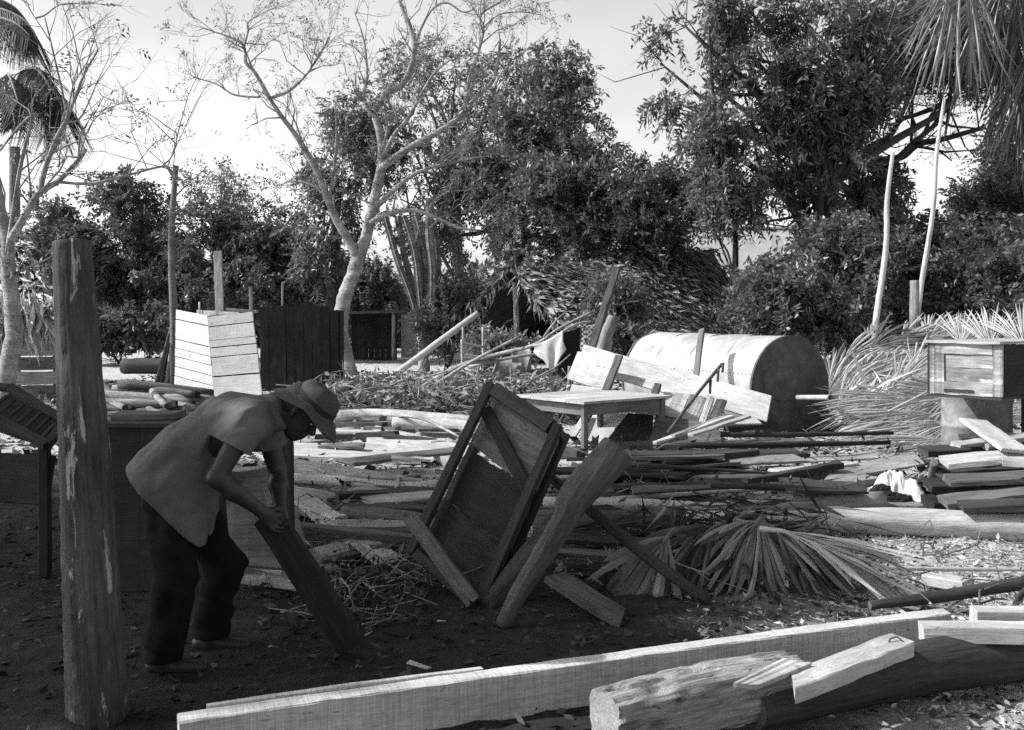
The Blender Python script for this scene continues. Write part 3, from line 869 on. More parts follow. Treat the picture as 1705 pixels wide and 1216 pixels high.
# columnar cactus tree
def cactus():
    d = 26.5
    root = empty('cactus', P(705, 620, d), 'tall many-armed columnar cactus right of the pale forked tree', 'cactus')
    log('trunk', [P(705, 622, d), P(706, 590, d), P(704, 560, d), P(700, 535, d)], [.16, .14, .15, .13], M_['barkpale'], parent=root, sides=10, rough=.12)
    arms = [([(701, 560), (686, 500), (664, 440), (650, 392), (639, 352)], 6, 0), ([(700, 555), (690, 490), (672, 420), (663, 360)], 6, .1), ([(702, 540), (697, 480), (690, 420), (672, 360)], 6, -.1),
            ([(704, 545), (718, 500), (712, 440), (690, 350)], 7, .15), ([(708, 545), (718, 520), (721, 450), (715, 390), (716, 330)], 7, -.15), ([(704, 540), (706, 470), (698, 410), (690, 365)], 5, .25), ([(710, 560), (722, 540), (730, 480), (728, 400)], 5, .3)]
    for pts, rp, o in arms:
        sp, sr = smoothpts([P(x, y, d + o * i * .5) for i, (x, y) in enumerate(pts)], [rp / FPX * d * (1 if i else .8) for i in range(len(pts))], 3)
        mb = MB(); mb.tube(sp, sr, 12, .02, 3, ribs=1)
        mb.build('arm', M_['barkgrey'], root)
cactus()

# branch limbs of the right-hand tree seen bare against the sky
limb_tree('bare_tree', 'dark crooked bare limbs of a tree behind the leaning poles', P(1440, 570, 25.5), [
    (dd([(1440, 580), (1438, 480), (1432, 400), (1425, 330), (1420, 285)], 25.5), 12, 9, 0),
    (dd([(1421, 290), (1455, 270), (1500, 262), (1530, 240), (1570, 232), (1640, 212)], 25.5), 8, 4, 4),
    (dd([(1426, 280), (1450, 245), (1480, 228), (1500, 200), (1530, 190), (1590, 170)], 25.4), 7, 2.5, 4),
    (dd([(1515, 250), (1540, 220), (1552, 190), (1580, 165), (1620, 150)], 25.4), 4, 1.5, 4),
    (dd([(1424, 290), (1418, 250), (1405, 215), (1400, 180)], 25.3), 5, 2, 3),
    (dd([(1530, 245), (1560, 250), (1585, 268)], 25.4), 2.5, 1, 2),
    (dd([(1495, 205), (1508, 175), (1520, 150)], 25.4), 5, 1.5, 3)], 100, 64, 'barkdark', leafmatk='leafd')

for (a, b, r0, lab) in (((1460, 526, 19), (1487, 254, 19.4), .06, 'shorter of the two pale poles leaning before the right-hand shrubs'), ((1534, 476, 19.5), (1573, 163, 20), .055, 'longer of the two pale poles, its top under the hanging palm leaves')):
    pa, pe = P(*a), P(*b); pa2 = pa - (pe - pa).normalized() * 1.1
    log('pole', [pa2, pa, pa.lerp(pe, .4) + Vector((.05, 0, 0)), pa.lerp(pe, .7) - Vector((.02, 0, 0)), pe], [r0, r0, r0 * .9, r0 * .8, r0 * .6], M_['pale'], lab, 'pole', 'leaning poles', sides=8, rough=.08)
log('stump', [P(1522, 560, 19), P(1523, 500, 19), P(1523, 467, 19)], [.1, .09, .085], BKP, 'thick grey post stump between shrubs at the foot of the longer pole', 'post', sides=10)

# ---- palms
def ribbon(V, F, pts, widths, nor):
    """a narrow folded leaf segment along pts"""
    o = len(V)
    n = len(pts)
    for i, p in enumerate(pts):
        t = (pts[min(i + 1, n - 1)] - pts[max(i - 1, 0)]).normalized()
        s = t.cross(nor)
        s = s.normalized() if s.length > 1e-5 else Vector((1, 0, 0))
        w = widths[i] * .5
        up = s.cross(t)
        V.append(tuple(p - s * w)); V.append(tuple(p + up * w * .55)); V.append(tuple(p + s * w))
    for i in range(n - 1):
        a = o + i * 3
        F.append((a, a + 1, a + 4, a + 3)); F.append((a + 1, a + 2, a + 5, a + 4))

def fan_leaf(name, hub, dirv, nor, length, spread, nseg, mat, droop=.1, wid=.035, stalk=None, label=None, cat=None, group=None, parent=None, seed=0, ragged=.25, lift=.0, jit=1.0):
    """a fan-palm leaf: many pleated segments radiating from the end of a stalk"""
    r_ = random.Random(seed)
    hub = Vector(hub); d0 = Vector(dirv).normalized(); nor = Vector(nor)
    nor = (nor - nor.dot(d0) * d0).normalized()
    sd = nor.cross(d0)
    V, F = [], []
    for i in range(nseg):
        a = math.radians(spread) * ((i + .5) / nseg - .5) + r_.uniform(-.05, .05) * jit
        dv = (d0 * math.cos(a) + sd * math.sin(a) + nor * (r_.uniform(-.08, .08) * jit + lift * abs(a))).normalized()
        Ls = length * (1 - .25 * (abs(a) / math.radians(spread) * 2) ** 2) * r_.uniform(1 - ragged, 1.05)
        if r_.random() < .10: Ls *= r_.uniform(.35, .7)              # broken segments
        dr = droop * (1 + r_.uniform(-.9, 1.2) * jit)
        lat = nor.cross(dv) * r_.gauss(0, .10) * jit + nor * r_.gauss(0, .06) * jit
        wob = r_.uniform(-.03, .03)
        pts = [hub + dv * Ls * t + Vector((0, 0, -1)) * dr * Ls * t ** 2.2 + lat * Ls * t ** 2 + nor * wob * Ls * math.sin(t * 7) for t in (.0, .25, .5, .72, .88, 1.0)]
        for q in pts: q.z = max(q.z, .012)
        full = 1.12 * Ls * math.radians(spread) / nseg                # segments joined into one pleated blade near the hub
        wm = max(wid, full * .5) * r_.uniform(.8, 1.1)
        ribbon(V, F, pts, [max(wm * .12, .004), max(full * .28, wm * .35), max(full * .54, wm * .6), max(full * .66, wm * .8), wm * .55, .003], (nor + nor.cross(dv) * r_.gauss(0, .35)).normalized())
    own = parent is None
    if own:
        root = empty(name, hub, label, cat, group)
        bl = mesh_np('blade', np.array(V) - np.array(hub)[None], F, M_[mat])
        add('blade', bl, root, Matrix.Translation(hub))
    else:
        root = parent
        M = WORLDM[parent.name]
        fr = add(name, mesh_np(name, np.array(V) - np.array(M.translation)[None], F, M_[mat]), parent, M)
    if stalk:
        e = hub - d0 * stalk + Vector((0, 0, -.02))
        mb = MB(); mb.tube([hub + d0 * .12, hub, hub.lerp(e, .5), e], [.008, .014, .016, .02], 6)
        mb.build('stalk', M_['frond' if mat == 'frond' else 'mid'], root)
    return root

def right_palm():
    d = 9.2
    tb = Vector((P(1850, 0, d).x, d + .6, 0))
    root = empty('palm_tree', tb, 'fan palm at the right edge with long pale leaves hanging from the top', 'palm tree')
    top = Vector((tb.x - .1, tb.y, 5.3))
    log('trunk', [tb - Vector((0, 0, .1)), tb.lerp(top, .5) + Vector((.06, 0, 0)), top], [.2, .17, .18], M_['barkgrey'], parent=root, sides=12)
    cam_n = (0.1, -1, .35)
    spec = [((1600, -75), (-.12, -1.0), 255, 62, 44, 'frondg', .05, 8.8), ((1690, -70), (-.78, -.60), 250, 34, 22, 'frondg', .05, 9.0), ((1650, -120), (-.35, -1.0), 300, 50, 30, 'frondd', .12, 9.5),
            ((1700, -90), (.05, -1.0), 260, 70, 36, 'frondd', .12, 9.4), ((1690, 40), (-.05, -1.0), 250, 60, 32, 'frondd', .05, 9.6), ((1710, 90), (-.2, -1.0), 215, 50, 26, 'frondd', .05, 9.3), ((1740, 20), (-.1, -1), 300, 40, 26, 'frondd', .05, 9.0), ((1545, -120), (-.75, -.7), 200, 40, 22, 'frondd', .1, 9.6)]
    for i, (h, dv, ln, spd, ns, mt, dr, dep) in enumerate(spec):
        hub = P(h[0], h[1], dep)
        fan_leaf('frond', hub, (dv[0], -.12, dv[1]), cam_n, ln / FPX * dep, spd, ns, mt, dr, .022, parent=root, seed=70 + i, ragged=.2)
        mb = MB(); q = top.lerp(hub, .5) + Vector((0, 0, .35))
        sp, sr = smoothpts([top, q, hub], [.03, .022, .015], 4)
        mb.tube(sp, sr, 6); mb.build('stalk', M_['mid'], root)
right_palm()

def feather_frond(root, pts, L_, n, mat, seed, wid=.035):
    """a drooping palm leaf: an arched midrib with leaflets hanging from it"""
    r_ = random.Random(seed)
    sp, sr = smoothpts(pts, [.03] * (len(pts) - 1) + [.008], 8)
    V, F = [], []
    for i in range(n):
        u = i / (n - 1) * (len(sp) - 1.001); k = int(u); p = sp[k].lerp(sp[k + 1], u - k)
        t = (sp[k + 1] - sp[k]).normalized()
        for s in (-1, 1):
            ll = L_ * math.sin(.35 + 2.5 * i / n) * r_.uniform(.75, 1.1)
            sd = t.cross(Vector((0, 0, 1))).normalized() * s
            dv = (t * .45 + sd * .55 + Vector((0, 0, -.25))).normalized()
            q = [p + dv * ll * a + Vector((0, 0, -1)) * ll * .75 * a ** 1.8 for a in (0, .3, .65, 1)]
            ribbon(V, F, q, [wid * .6, wid, wid * .7, .003], Vector((0, 0, 1)) + sd * .3)
    M = WORLDM[root.name]
    fr = add('frond', mesh_np('frond', np.array(V) - np.array(M.translation)[None], F, M_[mat]), root, M)
    mb = MB(); mb.tube(sp, sr, 6); mb.build('midrib', M_['grey'], fr, M)

def left_palm(label, tx, ty, d, fronds, seed):
    tb = P(tx, 560, d); tb.z = 0
    root = empty('palm_tree', tb, label, 'palm tree')
    top = P(tx + 3, ty, d)
    log('trunk', [tb - Vector((0, 0, .1)), tb.lerp(top, .5), top], [.16, .13, .11], M_['barkgrey'], parent=root, sides=10, rough=.1)
    for i, pts in enumerate(fronds):
        feather_frond(root, [P(*p) for p in pts], 1.1, 60, 'frondd', seed + i)
left_palm('palm with dark drooping feather leaves at the left edge, lower of two', 22, 245, 21.5, [
    [(22, 215, 21.5), (50, 150, 21.3), (90, 150, 21.1), (112, 205, 20.9)], [(22, 215, 21.5), (30, 130, 21.1), (60, 115, 20.7), (85, 150, 20.3)], [(15, 215, 21.5), (-15, 120, 21.3), (-60, 120, 21.1), (-110, 190, 20.9)],
    [(20, 215, 21.5), (10, 140, 20.9), (15, 125, 20.1), (30, 170, 19.5)], [(22, 215, 21.5), (60, 140, 21.9), (100, 165, 22.5), (105, 230, 22.9)], [(15, 215, 21.5), (-5, 130, 22), (-40, 130, 22.5), (-60, 180, 22.9)], [(20, 215, 21.5), (45, 120, 21.9), (75, 125, 22.3), (100, 180, 22.5)], [(20, 215, 21.5), (35, 160, 21.2), (60, 170, 20.8), (75, 225, 20.4)]], 81)
left_palm('taller palm at the left edge whose leaf tips hang in the top corner', -75, 60, 22, [
    [(-75, 60, 22), (-20, 15, 21.8), (35, 30, 21.6), (60, 62, 21.5)], [(-75, 60, 22), (-25, 30, 21.4), (20, 36, 20.9), (50, 60, 20.7)], [(-75, 60, 22), (-30, 0, 22.4), (20, 10, 22.7), (55, 50, 22.9)], [(-75, 60, 22), (-120, -10, 22.1), (-180, 20, 22.3), (-200, 90, 22.5)]], 91)

# ---- big shade tree standing left of the camera, out of the picture; its shadow lies over the left of the yard
def shade_tree():
    tb = Vector((-11.5, 9.0, 0))
    def up(x, y, h):        # a point at height h whose shadow falls on ground point (x, y)
        k = h / math.tan(SUN_EL)
        return (x + SUN_AZ.x * k, y + SUN_AZ.y * k, h)
    spots = [(-4.2, 5.2, 2.4), (-1.8, 6.0, 1.9), (.1, 6.3, 1.5), (-1.6, 8.0, 1.7), (-4.2, 8.6, 2.2), (1.1, 6.6, 1.1), (.2, 7.7, 1.0), (1.5, 7.9, .8), (1.3, 6.0, .5), (.6, 9.0, .8), (-.9, 5.0, 1.0), (.2, 5.4, .6), (-5.5, 10.2, 1.6), (-3.2, 10.2, 1.0), (-2.4, 4.6, 1.0), (.9, 5.7, .4), (-6.5, 7.0, 2.4), (-4.4, 3.6, 1.2)]
    blobs = []
    for i, (x, y, r) in enumerate(spots):
        c = up(x, y, 9.2 + (i % 3) * .5)
        blobs.append((c, (r * 1.0, r * .95, r * .2)))
    leafy_tree('shade_tree', 'wide dense shade tree left of the yard casting the broad shadow', tb, tb + Vector((0, 0, 6.5)), .35, blobs, 21000, 'leafd', 99, leaf=.26, width=.12, gap=.04, twigs=1, shell=.5, per=12, slen=.3, droop=.2)
shade_tree()

# ================================================================ MIDDLE GROUND
def slab(name, c, t, m, parent=None, label=None, cat=None, group=None, n=5, jit=.003):
    """a board given by four corners (a, b along its length; then c, d back), thickness t behind the face"""
    a, b, c2, d2 = [Vector(v) for v in c]
    nor = (b - a).cross(d2 - a).normalized()
    M = frame((a + d2) / 2, (b + c2) / 2, nor)
    Mi = M.inverted()
    V, F = [], []
    for i in range(n + 1):
        u = i / n
        lo, hi = a.lerp(b, u), d2.lerp(c2, u)
        wob = Vector([RND.uniform(-jit, jit) for _ in range(3)])
        for q in (lo + wob, hi + wob, hi - nor * t + wob, lo - nor * t + wob): V.append(tuple(Mi @ q))
    for i in range(n):
        for k in range(4):
            p, q = i * 4 + k, i * 4 + (k + 1) % 4
            F.append((p, q, q + 4, p + 4))
    F.append((3, 2, 1, 0)); F.append(tuple(range(n * 4, n * 4 + 4)))
    me = mesh_np(name, np.array(V), F, m)
    return props(add(name, me, parent, M), label, cat, group)

def crate():
    TL, BL = P(293, 516, 17.7), P(291, 655, 17.7)
    TC, BC = P(345, 526, 16.6), P(358, 674, 16.6)
    TR, BR = P(420, 520, 16.35), P(438, 672, 16.25)
    root = empty('plank_crate', (P(360, 600, 17.4).x, 17.4, 0), 'tall white-planked crate with two lit faces meeting at a corner', 'crate')
    cuts = [0, .115, .27, .355, .46, .56, .68, .79, 1]
    for (t0, b0, t1, b1, mk, off) in ((TL, BL, TC, BC, 'white', 0), (TC, BC, TR, BR, 'whiter', .012)):
        nor = (t1 - t0).cross(t0 - b0).normalized()
        for i in range(len(cuts) - 1):
            u0, u1 = cuts[i] + .004, cuts[i + 1] - .004
            e = RND.uniform(-.006, .006)
            j0, j1 = e + off * .8, e - off * .8
            o = nor * RND.uniform(0, .012)
            slab('plank', (t0.lerp(b0, u1 + j0) + o, t1.lerp(b1, u1 + j1) + o, t1.lerp(b1, u0 + j1) + o, t0.lerp(b0, u0 + j0) + o), .025, M_['white'], root, jit=.002)
        mb = MB()
        mb.addvf([tuple(v - nor * .035) for v in (b0, b1, t1, t0)], [(0, 1, 2, 3), (3, 2, 1, 0)])
        mb.build('lining', M_['black'], root)
    slab('rear_panel', (BR + Vector((-.42, .8, 0)), BL + Vector((.2, .6, 0)), TL + Vector((.2, .6, 0)), TR + Vector((-.42, .8, 0))), .03, M_['grey'], root)
    plank('corner_post', P(421, 668, 16.5), P(417, 478, 16.5), .05, .05, M_['grey'], parent=root, up=(0, -1, 0))
    plank('top_rail', P(378, 515, 16.9), P(430, 520, 16.6), .06, .05, M_['mid'], parent=root)
M_['white'] = wood('whitewashed_wood', .48, .1, blotch=.12, bs=.3, spots=.45, vary=.06)
crate()
plank('plank', P(370, 660, 17.55), P(363, 418, 17.75), .155, .035, M_['grey'], 'tall upright grey plank sticking up behind the white plank crate', 'plank', up=(-.2, -1, 0))
log('stick', [P(332, 640, 18.1), P(332, 503, 18.1)], [.018, .016], M_['pale'], 'thin pale stick standing behind the left face of the white crate', 'stick', sides=7)
log('log', [G(205, 622), G(205, 622) + Vector((1.2, -.1, 0)), G(205, 622) + Vector((2.3, -.1, 0))], [.2, .2, .19], BKD, 'large dark log lying on the ground left of the white plank crate', 'log', sides=16)
bpy.data.objects['log'].location.z = .19
rt = Vector((P(275, 0, 21).x, 21, 0))
for i in range(7):
    a = P(258 + i * 6, 607, 21 + .1 * (i % 3)); a.z = 0
    log('stick', [a, P(286 + i * 1.5, 540 - (i % 3) * 5, 21.2)], [.045, .03], M_['grey' if i % 2 else 'mid'], 'pole in the tepee of sticks stacked under the trees left of the white crate', 'stick', 'tepee of stacked sticks', sides=7)

# pile of short logs left of the crate
k = 0
for row in range(4):
    for j in range(9):
        px = 168 + j * 19 + RND.uniform(-9, 9)
        d = 16.6 - row * .75 + RND.uniform(-.2, .2)
        z = .07 + RND.choice([0, .1, .1, .2, .28]) + RND.uniform(0, .05)
        if px > 292 and row > 2: continue
        c = Vector(((px - CX) / FPX * d, d, z))
        an = RND.uniform(-1.1, -.45) if RND.random() < .5 else RND.uniform(-.35, .15)
        dv = Vector((math.cos(an), math.sin(an), RND.uniform(-.1, .1)))
        ln = RND.uniform(.9, 1.8); r = RND.uniform(.045, .075)
        log('log', [c - dv * ln / 2, c + Vector((0, 0, RND.uniform(-.03, .04))), c + dv * ln / 2], [r, r * 1.05, r * .9], [M_[('bark', 'barkgrey', 'barkgrey')[k % 3]], M_['black']],
            'short dark-ended log in the heap of logs in front of the white crate', 'log', 'heap of short logs', sides=10, sub=3, rough=.12); k += 1

# firewood at the foot of the forked tree
for i in range(11):
    d = 17.6 + RND.uniform(-.8, .8)
    c = Vector(((572 + RND.uniform(-26, 26) - CX) / FPX * d, d, .06 + (i % 4) * .07))
    dv = Vector((.75 + RND.uniform(-.2, .2), -.5 + RND.uniform(-.3, .3), .25)).normalized()
    log('firewood', [c - dv * .45, c, c + dv * .45], [.05, .06, .055], BKP, 'split pale firewood stick in the small heap at the foot of the forked tree', 'firewood', 'small firewood heap', sides=8, sub=2)

# leaning pole and dead branch in front of the hut
log('pole', [P(663, 620, 25), P(730, 570, 24.6), P(797, 521, 24.4)], [.09, .085, .08], M_['pale'], 'straight pale pole leaning across the cactus towards the thatched hut', 'pole', sides=10)
def dead_branch():
    root = empty('dead_branch', P(720, 620, 19), 'long pale forked dead branch lying propped in front of the hut', 'branch')
    d = 18.5
    mb = MB()
    for pts, r0, r1 in (([(700, 648, 19.2), (760, 612, 19), (830, 590, 18.8), (890, 575, 18.5), (930, 548, 18.3), (985, 520, 18.2)], 5, 2), ([(890, 575, 18.5), (925, 560, 18.4), (960, 540, 18.5), (985, 536, 18.6)], 3.5, 1.5),
                        ([(700, 655, 18.6), (750, 625, 18.4), (790, 600, 18.4), (870, 558, 18.6)], 4.5, 2), ([(905, 562, 18.4), (925, 535, 18.5), (942, 520, 18.6)], 2, 1), ([(780, 612, 18.9), (860, 594, 18.9), (925, 588, 19)], 3.5, 2),
                        ([(640, 640, 18.6), (700, 630, 18.5), (745, 618, 18.4)], 3, 1.5), ([(870, 640, 17.6), (920, 615, 17.8), (950, 590, 18)], 2, 1), ([(860, 655, 17.2), (930, 640, 17), (960, 600, 17.2)], 2, 1)):
        sp, sr = smoothpts([P(*p) for p in pts], [(r0 + (r1 - r0) * i / (len(pts) - 1)) / FPX * 18.5 for i in range(len(pts))], 3)
        mb.tube(sp, sr, 7, .08)
    mb.build('limb', M_['barkpale'], root)
dead_branch()

def hanging_cloth(label, a, b, drop, mat, folds, seed, skew=0, point=None):
    """a cloth hung over a branch between a and b"""
    r_ = random.Random(seed)
    nu, nv = 22, 14
    V, F = [], []
    a, b = Vector(a), Vector(b)
    for i in range(nu + 1):
        u = i / nu
        top = a.lerp(b, u) + Vector((0, 0, -.03 * math.sin(u * 3.14)))
        dl = drop * (1 - abs(u - (point if point is not None else .5)) * 1.3) if point is not None else drop
        for j in range(nv + 1):
            v = j / nv
            amp = .05 * v
            w = math.sin(u * folds * 6.28 + v * 1.3) * amp + math.sin(u * folds * 11 + 2) * amp * .4
            V.append((top.x + skew * v * drop + .03 * math.sin(v * 5 + u * 9) * v, top.y - .05 + w * .9, top.z - max(dl, .03) * v * (1 + .05 * math.sin(u * 20))))
    for i in range(nu):
        for j in range(nv):
            p = i * (nv + 1) + j
            F.append((p, p + 1, p + nv + 2, p + nv + 1))
    cen = (a + b) / 2
    me = mesh_np('cloth', np.array(V) - np.array(cen)[None], F, M_[mat], True)
    o = add('cloth', me, None, Matrix.Translation(cen))
    sm = o.modifiers.new('thickness', 'SOLIDIFY'); sm.thickness = .006
    props(o, label, 'cloth')
hanging_cloth('white cloth hanging from the dead branch in front of the hut', P(888, 575, 18.3), P(937, 550, 18.1), .66, 'cloth', 1.7, 5, .05, .62)
hanging_cloth('black cloth hanging beside the white one on the dead branch', P(930, 553, 18.5), P(966, 544, 18.6), .95, 'clothd', 1.2, 6, 0)
hanging_cloth('small checked cloth hanging behind the leaning broken post', P(968, 538, 19.2), P(990, 540, 19.2), .5, 'check', 1, 8, .02)

def chair_frame():
    root = empty('chair', P(785, 612, 20), 'broken pale chair frame standing among brush in front of the hut', 'chair')
    for (x, y0, y1, d) in ((770, 612, 565, 20), (805, 608, 545, 20.3), (772, 606, 545, 20.6)):
        log('leg', [P(x, y0, d), P(x - 1, y1, d)], [.028, .025], M_['pale'], parent=root, sides=7)
    for (a, b) in (((769, 572, 20), (806, 578, 20.3)), ((769, 592, 20), (806, 594, 20.3)), ((769, 596, 20.1), (806, 599, 20.3)), ((769, 602, 20), (806, 604, 20.3))):
        log('rail', [P(*a), P(*b)], [.022, .022], M_['pale'], parent=root, sides=7)
chair_frame()

# leaning broken post and stump
plank('broken_post', P(986, 580, 17.2), P(1027, 446, 17.6), .13, .1, M_['mid'], 'tall splintered post leaning right beside the checked cloth', 'post', up=(-.5, -1, 0), jit=.012, taper=.75)
log('stump', [P(1003, 598, 18), P(1010, 560, 18), P(1022, 527, 18)], [.14, .12, .1], BKP, 'ragged pale tree stump behind the leaning splintered post', 'stump', sides=9, rough=.25)
for i, (x, y, w, h, lab) in enumerate(((843, 612, 40, 26, 'pale stone block under the dead branch'), (846, 632, 38, 20, 'rounded grey stone lying below the pale stone block'), (868, 600, 26, 40, 'upright pale stone pier under the dead branch'))):
    d = 19.5
    c = P(x, y, d)
    V, F = box_arrays(w / FPX * d, .35, h / FPX * d, 3, .06, .03)
    props(add('stone', mesh_np('stone', np.array(V), F, M_['stone'], True), None, Matrix.Translation((c.x, c.y, max(c.z, h / FPX * d * .45)))), lab, 'stone')
log('stake', [P(948, 650, 17), P(949, 610, 17)], [.04, .035], M_['grey'], 'short stake standing in brush left of the leaning sheet', 'stake', sides=7)

# ---- tank
def tank():
    C1 = Vector((3.64, 13.0, .60)); ax = Vector((-.50, .866, 0)); Lt = 2.75; R_ = .69
    root = empty('tank', C1 + ax * Lt / 2 - Vector((0, 0, .6)), 'large pale cylindrical sheet-metal tank lying on its side with dark round end', 'tank')
    side = Vector((ax.y, -ax.x, 0))
    def ringpt(u, an, r): return C1 + ax * u + (side * math.cos(an) + Vector((0, 0, 1)) * math.sin(an)) * r
    N = 56
    seams = [0, .62, 1.34, 2.05, Lt]
    for s in range(len(seams) - 1):
        V, F = [], []
        us = [seams[s], seams[s] + .012, (seams[s] + seams[s + 1]) / 2, seams[s + 1] - .004]
        rr = [R_ + (.002 if s % 2 else .0005), R_ + (.0015 if s % 2 else 0), R_, R_]
        for i, u in enumerate(us):
            for k in range(N):
                an = 2 * math.pi * k / N
                dent = .010 * math.sin(an * 3 + u * 2.2) * math.sin(u * 2.5 + s) + .006 * math.sin(an * 9 + u * 5 + s * 2)
                V.append(tuple(ringpt(u, an, rr[i] + dent)))
        for i in range(len(us) - 1):
            for k in range(N):
                a, b = i * N + k, i * N + (k + 1) % N
                F.append((a, a + N, b + N, b))
        MB().addvf(V, F, True).build('shell_sheet', M_['metal'], root)
    for nm, u, sg in (('end_cap', -.004, 1), ('end_cap', Lt + .004, -1)):
        V, F = [tuple(ringpt(u - sg * .015, 0, 0))], []
        for r in (.35, .66, R_ - .012, R_ + .008, R_ + .008):
            for k in range(N):
                V.append(tuple(ringpt(u + (sg * .03 if len(V) > 4 * N else -sg * .012 * (1 - r)), 2 * math.pi * k / N, r)))
        for k in range(N): F.append((0, 1 + k, 1 + (k + 1) % N))
        for i in range(4):
            for k in range(N):
                a, b = 1 + i * N + k, 1 + i * N + (k + 1) % N
                F.append((a, a + N, b + N, b))
        MB().addvf(V, F, False).build(nm, M_['rust_shade'], root)  # ends take the dark rust tone in place of their shade
    # riveted lower patch along the seam
    V, F = [], []
    for i in range(13):
        for k in range(7):
            V.append(tuple(ringpt(.02 + i * .14, math.pi + .06 - k * .07, R_ + .007)))
    for i in range(12):
        for k in range(6):
            a = i * 7 + k
            F.append((a, a + 1, a + 8, a + 7)); 
    MB().addvf(V, F, True).build('patch', M_['metal'], root)
    mb = MB()
    for i in range(22):
        for an in (math.pi + .02, math.pi - .3):
            p = ringpt(.05 + i * .075, an, R_ + .008); q = ringpt(.05 + i * .075, an, R_ + .016)
            mb.tube([p, q], [.008, .006], 6)
    mb.build('rivets', M_['rust_shade'], root)['kind'] = 'stuff'
tank()
plank('board', P(1157, 648, 12.7), P(1169, 548, 13.17), .10, .03, M_['mid'], 'narrow board leaning upright against the side of the tank', 'board', up=(-.8, -.6, .2))
def bent_rod():
    root = empty('bent_rod', P(1120, 712, 11.3), 'thin rusty rod with hooked end leaning in front of the tank', 'rod')
    log('rod', [P(1112, 722, 11.2), P(1150, 670, 11.3), P(1202, 606, 11.4)], [.022, .02, .02], M_['rust_shade'], parent=root, sides=8)
    for (x, y0, y1) in ((1204, 604, 620), (1196, 614, 636), (1183, 632, 656)):
        log('hook', [P(x, y0, 11.38), P(x - 1, y1, 11.36)], [.018, .014], M_['rust_shade'], parent=root, sides=7)
bent_rod()
log('pipe', [P(1328, 662, 12.6), P(1382, 662, 12.1)], [.032, .032], [M_['metal'], M_['black']], 'short pale pipe end sticking out to the right in front of the tank end', 'pipe', sides=14, rough=.0)

# ---- boards leaning in front of the tank
F_ = (-.45, -1, .45)
slab('board', (P(960, 612, 13.7), P(1276, 702, 11.9), P(1284, 659, 12.05), P(972, 574, 13.9)), .028, M_['pale'], label='long wide pale board leaning along the foot of the tank', cat='board')
slab('board', (P(944, 630, 13.3), P(1016, 654, 12.9), P(1030, 594, 13.05), P(962, 585, 13.5)), .025, M_['pale'], label='square pale sheet at the left end of the long wide board', cat='board')
slab('board', (P(946, 668, 12.6), P(1160, 700, 11.9), P(1166, 668, 12.1), P(952, 640, 12.9)), .025, M_['pale'], label='pale board lying lower, behind the table top', cat='board')
plank('batten', P(1007, 655, 12.55), P(1031, 593, 12.9), .10, .05, M_['mid'], 'short dark batten crossing the square pale sheet', 'batten', up=F_)
plank('batten', P(1083, 680, 12.1), P(1096, 640, 12.2), .08, .06, M_['mid'], 'small dark batten standing behind the right corner of the table', 'batten', up=F_)
for i, (b0, b1, t1, t0, dd_, mk, lab) in enumerate((
        ((1090, 700), (1128, 706), (1148, 656), (1106, 652), 11.9, 'pale', 'leftmost of the short pale boards tilted behind the bent rod'),
        ((1130, 706), (1158, 710), (1177, 662), (1150, 656), 11.75, 'pale', 'middle of the short pale boards tilted behind the bent rod'),
        ((1160, 711), (1172, 714), (1190, 662), (1178, 658), 11.65, 'pale', 'narrow pale board tilted just left of the dark splintered board'),
        ((1174, 712), (1192, 712), (1211, 666), (1194, 664), 11.55, 'mid', 'dark splintered short board, last of the tilted row'))):
    slab('board', (P(*b0, dd_), P(*b1, dd_ - .05), P(*t1, dd_ + .3), P(*t0, dd_ + .3)), .03, M_[mk], label=lab, cat='board', jit=.006)
slab('board', (P(1080, 740, 11.5), P(1210, 750, 11.2), P(1190, 706, 11.5), P(1092, 690, 11.9)), .02, M_['mid'], label='shaded sheet leaning under the short tilted boards right of the table', cat='board')
plank('plank', P(948, 736, 12.4), P(978, 688, 12.8), .09, .03, M_['pale'], 'thin pale plank leaning behind the front table leg', 'plank', up=F_)
slab('board', (P(962, 740, 12.5), P(1020, 748, 12.2), P(1050, 690, 12.6), P(990, 686, 12.9)), .03, M_['pale'], label='pale board seen under the table between its legs', cat='board')
slab('board', (P(1003, 742, 12.0), P(1085, 748, 11.9), P(1088, 690, 12.3), P(1046, 688, 12.3)), .03, M_['dark'], label='dark board leaning under the right side of the table', cat='board')

